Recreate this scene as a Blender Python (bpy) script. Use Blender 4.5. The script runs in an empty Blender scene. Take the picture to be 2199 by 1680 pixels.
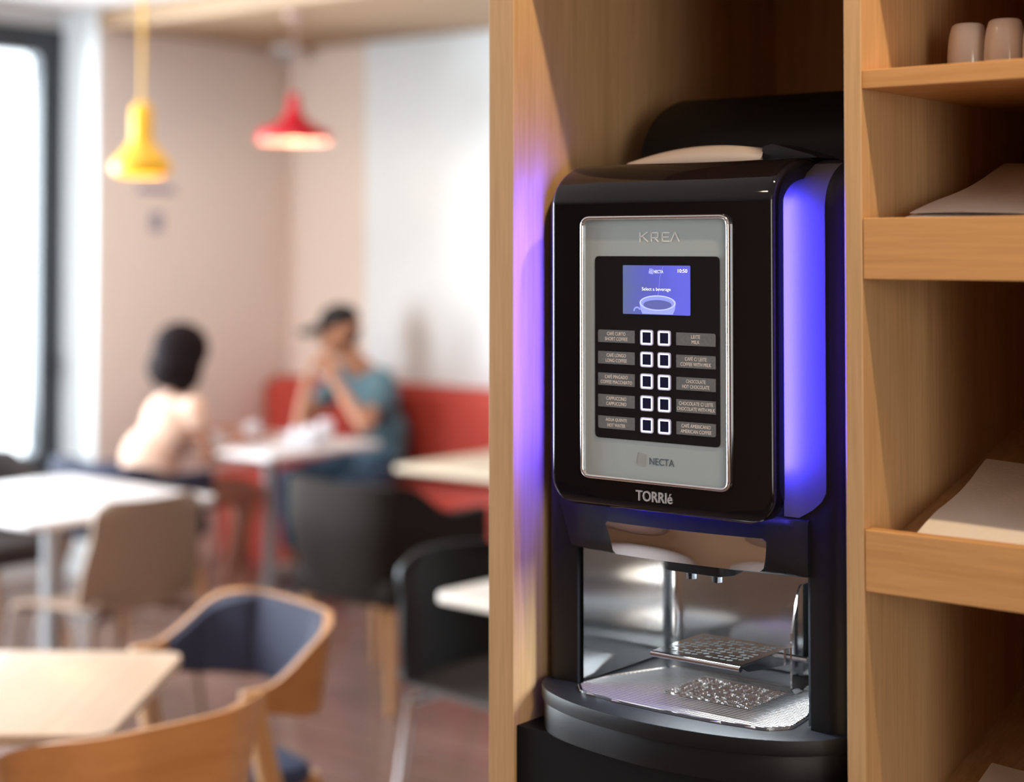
import bpy, bmesh, math, random
from mathutils import Vector, Matrix, Euler
from math import sin, cos, pi, radians, sqrt, atan2
random.seed(7)
S = bpy.context.scene
COL = S.collection

# ------------------------------------------------------------------ camera
cam_d = bpy.data.cameras.new('camera'); cam = bpy.data.objects.new('camera', cam_d); COL.objects.link(cam)
cam.location = (0, 0, 1.65)
cam.rotation_euler = (radians(90 + 1.7), 0, radians(38.6))
cam_d.lens = 50.0
cam_d.sensor_fit = 'HORIZONTAL'
cam_d.sensor_width = 50.0 * 2199 / 3550
cam_d.shift_y = -0.1875
cam_d.clip_start = 0.05
cam_d.dof.use_dof = True
cam_d.dof.focus_distance = 1.89
cam_d.dof.aperture_fstop = 1.75
S.camera = cam
# ------------------------------------------------------------------ colour management, world
S.view_settings.view_transform = 'Standard'
S.view_settings.look = 'None'
S.view_settings.exposure = 0.0
S.view_settings.gamma = 1.0
S.view_settings.use_curve_mapping = False
S.cycles.max_bounces = 8
S.cycles.diffuse_bounces = 4
S.cycles.glossy_bounces = 5
S.cycles.sample_clamp_indirect = 6.0
S.cycles.caustics_reflective = False
S.cycles.caustics_refractive = False
W = bpy.data.worlds.new('daylight'); S.world = W; W.use_nodes = True
bg = W.node_tree.nodes['Background']
bg.inputs[0].default_value = (0.86, 0.94, 1.0, 1)
bg.inputs[1].default_value = 3.6

def area(name, loc, target, sx, sy, power, color, spread=pi):
    l = bpy.data.lights.new(name, 'AREA'); l.shape = 'RECTANGLE'; l.size = sx; l.size_y = sy
    l.energy = power; l.color = color; l.spread = spread
    o = bpy.data.objects.new(name, l); COL.objects.link(o); o.location = loc
    d = Vector(target) - Vector(loc); o.rotation_euler = d.to_track_quat('-Z', 'Y').to_euler()
    return o
def spot(name, loc, target, power, color, size=70, blend=0.5, rad=0.03):
    l = bpy.data.lights.new(name, 'SPOT'); l.energy = power; l.color = color
    l.spot_size = radians(size); l.spot_blend = blend; l.shadow_soft_size = rad
    o = bpy.data.objects.new(name, l); COL.objects.link(o); o.location = loc
    d = Vector(target) - Vector(loc); o.rotation_euler = d.to_track_quat('-Z', 'Y').to_euler()
    return o
# daylight through the window wall on the left and the window in the right wall
area('daylight_left', (-7.3, 2.5, 1.65), (-4.5, 3.6, 1.1), 5.0, 2.0, 760, (0.83, 0.93, 1.0))
area('daylight_right', (2.95, -1.35, 1.7), (-1.0, 1.9, 1.5), 1.5, 2.0, 40, (1.0, 0.86, 0.70))
# ceiling downlights
spot('downlight_shelves', (-0.35, 1.32, 2.82), (-0.9, 1.62, 1.5), 58, (1.0, 0.72, 0.44), 80, 0.5, 0.02)
spot('downlight_front', (-1.6, 0.3, 2.82), (-1.3, 1.6, 1.4), 5, (1.0, 0.76, 0.52), 75, 0.8, 0.05)
spot('downlight_tables', (-3.2, 2.0, 2.82), (-3.0, 2.2, 0.7), 48, (1.0, 0.76, 0.52), 100, 0.8, 0.06)
spot('downlight_corner', (-5.2, 4.0, 2.82), (-6.0, 5.6, 1.0), 24, (1.0, 0.78, 0.56), 110, 0.8, 0.06)

# ------------------------------------------------------------------ materials
def new_mat(name):
    m = bpy.data.materials.new(name); m.use_nodes = True
    nt = m.node_tree; b = nt.nodes['Principled BSDF']
    return m, nt, b
def M(name, col, rough=0.5, metal=0.0, bump=0.0, bscale=200.0, vary=0.0, coat=0.0, emit=None, es=0.0, trans=0.0, sheen=0.0, sub=0.0, spec=0.5):
    m, nt, b = new_mat(name)
    c = (*col, 1)
    b.inputs['Base Color'].default_value = c
    b.inputs['Roughness'].default_value = rough
    b.inputs['Metallic'].default_value = metal
    b.inputs['Coat Weight'].default_value = coat
    b.inputs['Coat Roughness'].default_value = 0.05
    b.inputs['Sheen Weight'].default_value = sheen
    b.inputs['Specular IOR Level'].default_value = spec
    if trans: b.inputs['Transmission Weight'].default_value = trans
    if sub:
        b.inputs['Subsurface Weight'].default_value = sub; b.inputs['Subsurface Radius'].default_value = (.02, .01, .005)
    if emit:
        b.inputs['Emission Color'].default_value = (*emit, 1); b.inputs['Emission Strength'].default_value = es
    tc = nt.nodes.new('ShaderNodeTexCoord')
    n = nt.nodes.new('ShaderNodeTexNoise'); n.inputs['Scale'].default_value = bscale; n.inputs['Detail'].default_value = 3
    nt.links.new(tc.outputs['Object'], n.inputs['Vector'])
    if vary > 0:
        mx = nt.nodes.new('ShaderNodeMix'); mx.data_type = 'RGBA'
        mx.inputs[6].default_value = tuple(x * (1 - vary) for x in col) + (1,)
        mx.inputs[7].default_value = tuple(min(1, x * (1 + vary)) for x in col) + (1,)
        nt.links.new(n.outputs['Fac'], mx.inputs[0]); nt.links.new(mx.outputs[2], b.inputs['Base Color'])
    if bump > 0:
        bp = nt.nodes.new('ShaderNodeBump'); bp.inputs['Strength'].default_value = bump; bp.inputs['Distance'].default_value = 0.001
        nt.links.new(n.outputs['Fac'], bp.inputs['Height']); nt.links.new(bp.outputs['Normal'], b.inputs['Normal'])
    return m
def wood(name, light, dark, axis='Z', rough=0.42, fine=70, rings=5.0, mixamt=1.0):
    m, nt, b = new_mat(name)
    N = nt.nodes.new; L = nt.links.new
    tc = N('ShaderNodeTexCoord')
    st = {'X': (0.035, 1, 1), 'Y': (1, 0.035, 1), 'Z': (1, 1, 0.035)}[axis]
    mp = N('ShaderNodeMapping'); mp.inputs['Scale'].default_value = st
    L(tc.outputs['Object'], mp.inputs['Vector'])
    n1 = N('ShaderNodeTexNoise'); n1.inputs['Scale'].default_value = fine * 3; n1.inputs['Detail'].default_value = 5; n1.inputs['Roughness'].default_value = .65
    n2 = N('ShaderNodeTexNoise'); n2.inputs['Scale'].default_value = rings * 4; n2.inputs['Detail'].default_value = 2; n2.inputs['Distortion'].default_value = .6
    L(mp.outputs[0], n1.inputs['Vector']); L(mp.outputs[0], n2.inputs['Vector'])
    # cathedral figure: bands of a slowly varying field
    mul = N('ShaderNodeMath'); mul.operation = 'MULTIPLY'; mul.inputs[1].default_value = 16.0
    L(n2.outputs['Fac'], mul.inputs[0])
    sn = N('ShaderNodeMath'); sn.operation = 'SINE'; L(mul.outputs[0], sn.inputs[0])
    a1 = N('ShaderNodeMath'); a1.operation = 'MULTIPLY_ADD'; a1.inputs[1].default_value = 0.09; a1.inputs[2].default_value = 0.0
    L(sn.outputs[0], a1.inputs[0])
    ad = N('ShaderNodeMath'); ad.operation = 'ADD'; L(a1.outputs[0], ad.inputs[0]); L(n1.outputs['Fac'], ad.inputs[1])
    r = N('ShaderNodeValToRGB')
    r.color_ramp.elements[0].position = .28; r.color_ramp.elements[0].color = (*dark, 1)
    r.color_ramp.elements[1].position = .72; r.color_ramp.elements[1].color = (*light, 1)
    L(ad.outputs[0], r.inputs['Fac']); L(r.outputs[0], b.inputs['Base Color'])
    b.inputs['Roughness'].default_value = rough
    bp = N('ShaderNodeBump'); bp.inputs['Strength'].default_value = .15; bp.inputs['Distance'].default_value = .0005
    L(n1.outputs['Fac'], bp.inputs['Height']); L(bp.outputs[0], b.inputs['Normal'])
    return m
def glow(name, col, st):
    m, nt, b = new_mat(name)
    b.inputs['Base Color'].default_value = (*[min(1, c) for c in col], 1)
    b.inputs['Emission Color'].default_value = (*col, 1); b.inputs['Emission Strength'].default_value = st
    return m

OAK_L, OAK_D = (0.70, 0.45, 0.225), (0.54, 0.325, 0.145)
m_oakv = wood('oak_veneer_upright', OAK_L, OAK_D, 'Z')
m_oakh = wood('oak_veneer_level', (0.74, 0.40, 0.155), (0.60, 0.305, 0.110), 'X')
m_oakd = wood('oak_veneer_depth', OAK_L, OAK_D, 'Y')
m_slat = wood('ceiling_slat_wood', (0.42, 0.27, 0.155), (0.30, 0.185, 0.10), 'X', .55)
m_blackp = M('black_matt_board', (0.006, 0.0055, 0.0055), .6, spec=.2, bump=.1, bscale=300, vary=.2)
m_gloss = M('piano_black_plastic', (0.004, 0.004, 0.006), .045, coat=.0, vary=.1)
m_satin = M('black_satin_plastic', (0.012, 0.013, 0.016), .42, spec=.32, bump=.25, bscale=1500, vary=.15)
m_cheek = M('satin_grey_plastic', (0.115, 0.112, 0.12), .38, bump=.25, bscale=1500, vary=.05)
m_chrome = M('polished_chrome', (0.86, 0.86, 0.88), .06, 1.0, vary=.03)
m_steel = M('stainless_steel', (0.78, 0.79, 0.80), .10, 1.0, bump=.05, bscale=120, vary=.04)
m_grill = M('grille_steel', (0.80, 0.81, 0.83), .20, 1.0, vary=.05)
m_silver = M('silver_fascia', (0.47, 0.56, 0.585), .38, .12, bump=.08, bscale=1800, vary=.04)
m_satsil = M('satin_silver_cap', (0.62, 0.55, 0.50), .42, .35, bump=.1, bscale=900, vary=.04)
m_black = M('slot_shade_and_tray_black', (0.004, 0.004, 0.004), .6, vary=.1)
m_glass = M('black_glass', (0.010, 0.012, 0.016), .12, spec=.5, vary=.1)
m_led = glow('violet_led', (0.062, 0.047, 1.0), 125)
m_ring = glow('button_ring_light', (0.72, 0.80, 1.0), 1.15)
m_ring2 = M('button_bezel', (0.50, 0.47, 0.62), .3, emit=(0.5, 0.5, .8), es=.25, vary=.03)
m_bcore = M('button_core', (0.008, 0.009, 0.025), .2, emit=(0.01, 0.02, 0.12), es=.12, vary=.05)
m_blab = M('label_plate_grey', (0.20, 0.22, 0.23), .42, .35, bump=.1, bscale=400, vary=.25)
m_txt = M('label_lettering', (0.85, 0.76, 0.70), .5, vary=.03, emit=(.8, .7, .65), es=.12)
m_krea = M('silver_lettering', (0.90, 0.95, 0.95), .6, .0, vary=.03)
m_navyt = M('slate_lettering', (0.13, 0.19, 0.26), .35, .4, vary=.03)
m_lightt = M('pale_logo', (0.55, 0.53, 0.52), .35, .3, vary=.03)
m_scrt = glow('screen_white', (0.80, 0.84, 1.0), 1.0)
m_scrc = glow('screen_cup', (0.24, 0.28, 0.80), 1.0)
m_scrd = glow('screen_coffee', (0.075, 0.09, 0.30), 1.0)
m_scrl = glow('screen_rim', (0.40, 0.45, 0.95), 1.0)
m_porc = M('white_porcelain', (0.72, 0.66, 0.60), .12, vary=.02)
m_nap = M('white_paper_napkin', (0.82, 0.76, 0.70), .85, bump=.6, bscale=260, vary=.03)
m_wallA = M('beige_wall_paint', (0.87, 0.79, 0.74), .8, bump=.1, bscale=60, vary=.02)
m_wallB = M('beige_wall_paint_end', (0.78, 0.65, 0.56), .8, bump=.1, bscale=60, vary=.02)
m_white = M('cool_white', (0.82, 0.86, 0.87), .8, bump=.1, bscale=60, vary=.02)
m_ceil = M('white_ceiling_paint', (0.78, 0.74, 0.72), .85, vary=.02, bscale=20)
m_frame = M('dark_window_frame', (0.030, 0.036, 0.045), .4, vary=.1)
m_red = M('red_upholstery', (0.44, 0.040, 0.022), .75, bump=.3, bscale=700, vary=.08, sheen=.1)
m_grey = M('charcoal_felt', (0.030, 0.024, 0.021), .85, spec=.15, bump=.4, bscale=500, vary=.15)
m_blkf = M('black_moulded_shell', (0.008, 0.008, 0.008), .42, spec=.25, bump=.1, bscale=300, vary=.15)
m_navy = M('navy_upholstery', (0.030, 0.034, 0.070), .8, bump=.4, bscale=600, vary=.15)
m_bluepad = M('dark_blue_seat_fabric', (0.045, 0.065, 0.14), .8, bump=.4, bscale=600, vary=.15)
m_ply = wood('ply_shell', (0.60, 0.29, 0.115), (0.48, 0.215, 0.075), 'X', .35, 30, 3.0)
m_leg = wood('oak_leg', (0.66, 0.36, 0.16), (0.54, 0.28, 0.115), 'Z', .4, 40)
m_beige = M('beige_moulded_shell', (0.38, 0.26, 0.185), .5, vary=.05)
m_ttop = M('pale_table_top', (0.78, 0.70, 0.62), .30, vary=.03, bscale=20)
m_ttopw = M('white_table_top', (0.84, 0.80, 0.79), .28, vary=.02, bscale=20)
m_birch = wood('birch_table_top', (0.88, 0.70, 0.545), (0.81, 0.61, 0.455), 'Y', .28, 40)
m_tan = wood('tan_table_top', (0.60, 0.48, 0.34), (0.52, 0.40, 0.27), 'X', .4, 40)
m_post = M('grey_metal_post', (0.40, 0.42, 0.44), .4, .6, vary=.04)
m_yel = M('yellow_lacquer', (0.86, 0.46, 0.02), .35, emit=(1.0, .45, .02), es=.18, vary=.03)
m_redl = M('red_lacquer', (0.62, 0.010, 0.030), .3, vary=.03)
m_redin = M('pink_white_lining', (0.80, 0.42, 0.36), .5, vary=.03)
m_bulb = glow('lamp_bulb_glow', (1.0, 0.72, 0.42), 9)
m_ycord = M('yellow_cord', (0.80, 0.46, 0.06), .5, vary=.03)
m_rcord = M('pale_pink_cord', (0.62, 0.42, 0.40), .6, vary=.03)
m_skin = M('tan_skin', (0.50, 0.24, 0.14), .5, vary=.06, bscale=20, sub=.05)
m_skinw = M('light_brown_skin', (0.42, 0.19, 0.12), .5, vary=.06, bscale=20, sub=.05)
m_hair = M('near_black_hair', (0.012, 0.007, 0.008), .8, spec=.1, bump=.6, bscale=250, vary=.3)
m_teal = M('teal_grey_tshirt', (0.12, 0.24, 0.30), .85, bump=.3, bscale=400, vary=.1)
m_peach = M('pale_peach_top', (0.80, 0.52, 0.39), .85, bump=.3, bscale=400, vary=.05)
m_dark = M('dark_navy_cloth', (0.012, 0.014, 0.028), .85, bump=.3, bscale=400, vary=.1)
m_denim = M('blue_denim', (0.05, 0.11, 0.19), .85, bump=.3, bscale=400, vary=.15)
m_cap = M('black_cap_cloth', (0.012, 0.010, 0.010), .8, bump=.3, bscale=400, vary=.1)
m_shoe = M('white_canvas_shoe', (0.65, 0.63, 0.62), .7, vary=.05)
m_slate = M('slate_blue_plastic', (0.34, 0.33, 0.42), .5, vary=.03)
m_lens = M('grey_lens', (0.35, 0.36, 0.36), .3, vary=.05)
m_eye = M('eye_white', (0.8, 0.78, 0.75), .3, vary=.02)
m_lip = M('lip', (0.42, 0.13, 0.10), .5, vary=.05)

def glass_mat():
    m, nt, b = new_mat('window_glass')
    out = nt.nodes['Material Output']
    t = nt.nodes.new('ShaderNodeBsdfTransparent'); g = nt.nodes.new('ShaderNodeBsdfGlossy'); g.inputs['Roughness'].default_value = .02
    f = nt.nodes.new('ShaderNodeFresnel'); f.inputs[0].default_value = 1.3
    mx = nt.nodes.new('ShaderNodeMixShader'); nt.links.new(f.outputs[0], mx.inputs[0])
    nt.links.new(t.outputs[0], mx.inputs[1]); nt.links.new(g.outputs[0], mx.inputs[2]); nt.links.new(mx.outputs[0], out.inputs[0])
    return m
m_pane = glass_mat()
def floor_mat():
    m, nt, b = new_mat('brown_plank_floor')
    N = nt.nodes.new; L = nt.links.new
    tc = N('ShaderNodeTexCoord'); mp = N('ShaderNodeMapping'); mp.inputs['Scale'].default_value = (1, 1, 1)
    L(tc.outputs['Object'], mp.inputs[0])
    br = N('ShaderNodeTexBrick'); br.inputs['Scale'].default_value = 1.0; br.inputs['Mortar Size'].default_value = .003
    br.inputs['Brick Width'].default_value = 1.2; br.inputs['Row Height'].default_value = .16
    br.inputs['Color1'].default_value = (.27, .165, .135, 1); br.inputs['Color2'].default_value = (.21, .125, .10, 1); br.inputs['Mortar'].default_value = (.06, .035, .03, 1)
    L(mp.outputs[0], br.inputs['Vector'])
    n = N('ShaderNodeTexNoise'); n.inputs['Scale'].default_value = 30; n.inputs['Detail'].default_value = 4
    mp2 = N('ShaderNodeMapping'); mp2.inputs['Scale'].default_value = (.1, 1, 1); L(tc.outputs['Object'], mp2.inputs[0]); L(mp2.outputs[0], n.inputs['Vector'])
    mx = N('ShaderNodeMix'); mx.data_type = 'RGBA'; mx.blend_type = 'MULTIPLY'; mx.inputs[0].default_value = .35
    L(br.outputs['Color'], mx.inputs[6]); L(n.outputs['Color'], mx.inputs[7]); L(mx.outputs[2], b.inputs['Base Color'])
    b.inputs['Roughness'].default_value = .21
    return m
m_floor = floor_mat()
def screen_mat():
    m, nt, b = new_mat('blue_screen_picture')
    N = nt.nodes.new; L = nt.links.new
    tc = N('ShaderNodeTexCoord'); sp = N('ShaderNodeSeparateXYZ'); L(tc.outputs['Generated'], sp.inputs[0])
    n = N('ShaderNodeTexNoise'); n.inputs['Scale'].default_value = 3; n.inputs['Detail'].default_value = 2
    L(tc.outputs['Generated'], n.inputs['Vector'])
    ad = N('ShaderNodeMath'); ad.operation = 'MULTIPLY_ADD'; ad.inputs[1].default_value = .35; L(n.outputs['Fac'], ad.inputs[0]); L(sp.outputs[0], ad.inputs[2])
    r = N('ShaderNodeValToRGB'); e = r.color_ramp.elements
    e[0].position = .12; e[0].color = (.13, .165, .33, 1); e[1].position = 1.15; e[1].color = (.14, .145, .80, 1)
    k = r.color_ramp.elements.new(.6); k.color = (.115, .125, .58, 1)
    L(ad.outputs[0], r.inputs[0]); L(r.outputs[0], b.inputs['Emission Color']); b.inputs['Emission Strength'].default_value = 1.0
    b.inputs['Base Color'].default_value = (.02, .02, .03, 1); b.inputs['Roughness'].default_value = .1
    return m
m_screen = screen_mat()

# ------------------------------------------------------------------ mesh helpers
def box(bm, x0, x1, y0, y1, z0, z1, bev=0.0, seg=2, mat=None):
    r = bmesh.ops.create_cube(bm, size=1)
    vs = r['verts']
    for v in vs:
        v.co = Vector(((x0 + x1) / 2 + v.co.x * (x1 - x0), (y0 + y1) / 2 + v.co.y * (y1 - y0), (z0 + z1) / 2 + v.co.z * (z1 - z0)))
    if bev > 0:
        es = list({e for v in vs for e in v.link_edges})
        rb = bmesh.ops.bevel(bm, geom=es, offset=bev, segments=seg, profile=.5, affect='EDGES', clamp_overlap=True)
    return vs
def tbox(bm, c, dims, rot=(0, 0, 0), bev=0.0, seg=2):
    t = bmesh.new(); box(t, -dims[0] / 2, dims[0] / 2, -dims[1] / 2, dims[1] / 2, -dims[2] / 2, dims[2] / 2, bev, seg)
    t.transform(Matrix.Translation(c) @ Euler(rot).to_matrix().to_4x4()); merge(bm, t)
def merge(bm, t):
    me = bpy.data.meshes.new('tmp'); t.to_mesh(me); t.free(); bm.from_mesh(me); bpy.data.meshes.remove(me)
def rpoly(pts, r, n=5):
    """round the corners of a 2D polygon; r scalar or list"""
    out = []; N = len(pts)
    for i, p in enumerate(pts):
        p = Vector(p); a = Vector(pts[i - 1]); b = Vector(pts[(i + 1) % N]); rr = r[i] if isinstance(r, (list, tuple)) else r
        if rr <= 0: out.append(tuple(p)); continue
        da = (a - p).normalized(); db = (b - p).normalized()
        rr = min(rr, (a - p).length * .49, (b - p).length * .49)
        s, e = p + da * rr, p + db * rr
        for k in range(n + 1):
            t = k / n; q = s * (1 - t) ** 2 + p * 2 * t * (1 - t) + e * t ** 2
            out.append((q.x, q.y))
    return out
def prism(bm, pts, plane, a0, a1, bev=0):
    """extrude polygon. plane 'xy' extrudes z, 'xz' extrudes y, 'yz' extrudes x"""
    def mk(p, a): return {'xy': (p[0], p[1], a), 'xz': (p[0], a, p[1]), 'yz': (a, p[0], p[1])}[plane]
    t = bmesh.new()
    A = [t.verts.new(mk(p, a0)) for p in pts]; B = [t.verts.new(mk(p, a1)) for p in pts]
    n = len(pts); f0 = t.faces.new(A); f1 = t.faces.new(B[::-1])
    for i in range(n):
        j = (i + 1) % n; t.faces.new((A[j], A[i], B[i], B[j]))
    bmesh.ops.recalc_face_normals(t, faces=t.faces)
    if bev > 0:
        es = list(set(f0.edges) | set(f1.edges))
        bmesh.ops.bevel(t, geom=es, offset=bev, segments=2, profile=.5, affect='EDGES', clamp_overlap=True)
    merge(bm, t)
def ring_prism(bm, outer, inner, plane, a0, a1):
    def mk(p, a): return {'xy': (p[0], p[1], a), 'xz': (p[0], a, p[1]), 'yz': (a, p[0], p[1])}[plane]
    t = bmesh.new(); n = len(outer)
    O0 = [t.verts.new(mk(p, a0)) for p in outer]; O1 = [t.verts.new(mk(p, a1)) for p in outer]
    I0 = [t.verts.new(mk(p, a0)) for p in inner]; I1 = [t.verts.new(mk(p, a1)) for p in inner]
    for i in range(n):
        j = (i + 1) % n
        for a, b, c, d in ((O0[i], O0[j], O1[j], O1[i]), (I0[j], I0[i], I1[i], I1[j]), (O0[j], O0[i], I0[i], I0[j]), (O1[i], O1[j], I1[j], I1[i])):
            t.faces.new((a, b, c, d))
    bmesh.ops.recalc_face_normals(t, faces=t.faces)
    merge(bm, t)
def rrect(x0, x1, z0, z1, r, n=6):
    return rpoly([(x0, z0), (x1, z0), (x1, z1), (x0, z1)], r, n)
def tube(bm, pts, r, n=12, closed=False, sx=1.0):
    pts = [Vector(p) for p in pts]; N = len(pts)
    rs = r if isinstance(r, (list, tuple)) else [r] * N
    rings = []; prev = None
    for i, p in enumerate(pts):
        if closed: d = (pts[(i + 1) % N] - pts[i - 1])
        else: d = pts[min(i + 1, N - 1)] - pts[max(i - 1, 0)]
        d.normalize()
        if prev is None:
            up = Vector((0, 0, 1)) if abs(d.z) < .9 else Vector((1, 0, 0))
            a = d.cross(up).normalized()
        else:
            a = (prev - d * prev.dot(d)).normalized()
        prev = a; b = d.cross(a)
        rings.append([bm.verts.new(p + (a * cos(2 * pi * k / n) * sx + b * sin(2 * pi * k / n)) * rs[i]) for k in range(n)])
    M_ = N if closed else N - 1
    for i in range(M_):
        A, B = rings[i], rings[(i + 1) % N]
        for k in range(n):
            l = (k + 1) % n; bm.faces.new((A[k], A[l], B[l], B[k]))
    if not closed:
        bm.faces.new(rings[0][::-1]); bm.faces.new(rings[-1])
def smooth_path(pts, k=6):
    """Catmull-Rom"""
    P = [Vector(p) for p in pts]; out = []
    for i in range(len(P) - 1):
        p0 = P[max(i - 1, 0)]; p1 = P[i]; p2 = P[i + 1]; p3 = P[min(i + 2, len(P) - 1)]
        for j in range(k):
            t = j / k
            out.append(.5 * ((2 * p1) + (p2 - p0) * t + (2 * p0 - 5 * p1 + 4 * p2 - p3) * t * t + (3 * p1 - p0 - 3 * p2 + p3) * t ** 3))
    out.append(P[-1]); return out
def lathe(bm, prof, c=(0, 0, 0), n=40):
    rings = []
    for r, z in prof:
        rings.append([bm.verts.new((c[0] + max(r, 1e-5) * cos(2 * pi * k / n), c[1] + max(r, 1e-5) * sin(2 * pi * k / n), c[2] + z)) for k in range(n)])
    for A, B in zip(rings, rings[1:]):
        for k in range(n):
            l = (k + 1) % n; bm.faces.new((A[k], A[l], B[l], B[k]))
    return rings
def shell(bm, front, back):
    """closed solid from two equal grids of points"""
    R, C = len(front), len(front[0])
    F = [[bm.verts.new(p) for p in row] for row in front]; B = [[bm.verts.new(p) for p in row] for row in back]
    for i in range(R - 1):
        for j in range(C - 1):
            bm.faces.new((F[i][j], F[i][j + 1], F[i + 1][j + 1], F[i + 1][j]))
            bm.faces.new((B[i][j], B[i + 1][j], B[i + 1][j + 1], B[i][j + 1]))
    for j in range(C - 1):
        bm.faces.new((F[0][j + 1], F[0][j], B[0][j], B[0][j + 1])); bm.faces.new((F[-1][j], F[-1][j + 1], B[-1][j + 1], B[-1][j]))
    for i in range(R - 1):
        bm.faces.new((F[i][0], F[i + 1][0], B[i + 1][0], B[i][0])); bm.faces.new((F[i + 1][-1], F[i][-1], B[i][-1], B[i + 1][-1]))
def text(bm, s, cx, cz, w, h, y, depth=.0003, sx=None, bold=0.0, left=None, flip=1):
    cu = bpy.data.curves.new('t', 'FONT'); cu.body = s; cu.align_x = 'CENTER'; cu.size = 1.0; cu.resolution_u = 3; cu.offset = bold
    o = bpy.data.objects.new('t', cu); COL.objects.link(o)
    dg = bpy.context.evaluated_depsgraph_get(); me = bpy.data.meshes.new_from_object(o.evaluated_get(dg))
    bpy.data.objects.remove(o); bpy.data.curves.remove(cu)
    t = bmesh.new(); t.from_mesh(me); bpy.data.meshes.remove(me)
    xs = [v.co.x for v in t.verts]; ys = [v.co.y for v in t.verts]
    x0, x1, y0, y1 = min(xs), max(xs), min(ys), max(ys)
    kz = h / (y1 - y0); kx = (w / (x1 - x0)) if w else kz * (sx or 1)
    r = bmesh.ops.extrude_face_region(t, geom=t.faces[:])
    ev = {g for g in r['geom'] if isinstance(g, bmesh.types.BMVert)}
    for v in t.verts:
        X = cx + (v.co.x - (x0 + x1) / 2) * kx; Z = cz + (v.co.y - (y0 + y1) / 2) * kz
        v.co = Vector((X, y - (depth if v in ev else 0), Z))
    bmesh.ops.recalc_face_normals(t, faces=t.faces)
    merge(bm, t)
def bars(bm, segs, w, y, depth):
    for (ax, az, bx_, bz) in segs:
        d = Vector((bx_ - ax, bz - az)); n = Vector((-d.y, d.x)).normalized() * w / 2
        prism(bm, [(ax + n.x, az + n.y), (ax - n.x, az - n.y), (bx_ - n.x, bz - n.y), (bx_ + n.x, bz + n.y)], 'xz', y - depth, y)

# ------------------------------------------------------------------ object helpers
def props(o, label=None, cat=None, group=None, kind=None):
    if label: o['label'] = label
    if cat: o['category'] = cat
    if group: o['group'] = group
    if kind: o['kind'] = kind
    return o
def thing(name, label, cat, loc=(0, 0, 0), rz=0, group=None):
    o = bpy.data.objects.new(name, None); COL.objects.link(o); o.empty_display_size = .1
    o.location = loc; o.rotation_euler = (0, 0, rz)
    return props(o, label, cat, group)
def wloc(o):
    v = Vector((0, 0, 0))
    while o: v += o.location; o = o.parent
    return v
def obj(name, bm, mat, parent=None, label=None, world=True, smooth=35, base=None):
    """world=True: geometry is in world coordinates and is moved into the parent's frame"""
    if parent is not None and world: bm.transform(Matrix.Translation(-wloc(parent)))
    loc = None
    if parent is None:
        if base is None:
            xs = [v.co for v in bm.verts]
            base = Vector(((min(v.x for v in xs) + max(v.x for v in xs)) / 2, (min(v.y for v in xs) + max(v.y for v in xs)) / 2, min(v.z for v in xs)))
        bm.transform(Matrix.Translation(-Vector(base))); loc = base
    me = bpy.data.meshes.new(name); bm.to_mesh(me); bm.free()
    me.materials.append(mat)
    if smooth:
        me.polygons.foreach_set('use_smooth', [True] * len(me.polygons))
        me.set_sharp_from_angle(angle=radians(smooth))
    o = bpy.data.objects.new(name, me); COL.objects.link(o)
    if parent is not None: o.parent = parent
    else: o.location = loc
    if label: o['label'] = label
    return o
def struct(name, bm, mat, parent=None):
    o = obj(name, bm, mat, parent, base=(0, 0, 0) if parent is None else None)
    if parent is None: o['kind'] = 'structure'
    return o
def dup(root, loc, rz, label, group=None):
    r = root.copy(); COL.objects.link(r); r.location = loc; r.rotation_euler = (0, 0, rz); r['label'] = label
    if group: r['group'] = group
    for ch in list(root.children):
        c = ch.copy(); COL.objects.link(c); c.parent = r
        for g in ch.children:
            d = g.copy(); COL.objects.link(d); d.parent = c
    return r
B = bmesh.new

# ================================================================== ROOM
XA, YB, XW, YP, ZC, ZS = -6.787, 6.482, -7.096, 5.18, 2.85, 2.757
b = B(); box(b, -7.4, 3.2, -4.2, 6.8, -.1, 0); struct('floor', b, m_floor)
b = B(); box(b, -7.4, 3.2, -4.2, 6.8, ZC, ZC + .1); struct('ceiling', b, m_ceil)
b = B(); box(b, XA - .01, 3.2, YB, YB + .2, 0, ZC); struct('wall_far', b, m_wallB)
b = B(); box(b, -6.17, 3.1, YB - .02, YB, 0, ZS, .003); struct('wall_far_white', b, m_white)  # thin cool-white layer over most of the far wall, short of the corner
b = B(); box(b, XW - .2, XA, YP, YB + .2, 0, ZC); struct('wall_corner', b, m_wallA)
# return face of the pier beside the window: cool white
b = B(); box(b, XW + .005, XA - .002, YP - .012, YP, 0, ZC); struct('trim_2', b, m_white)
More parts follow.
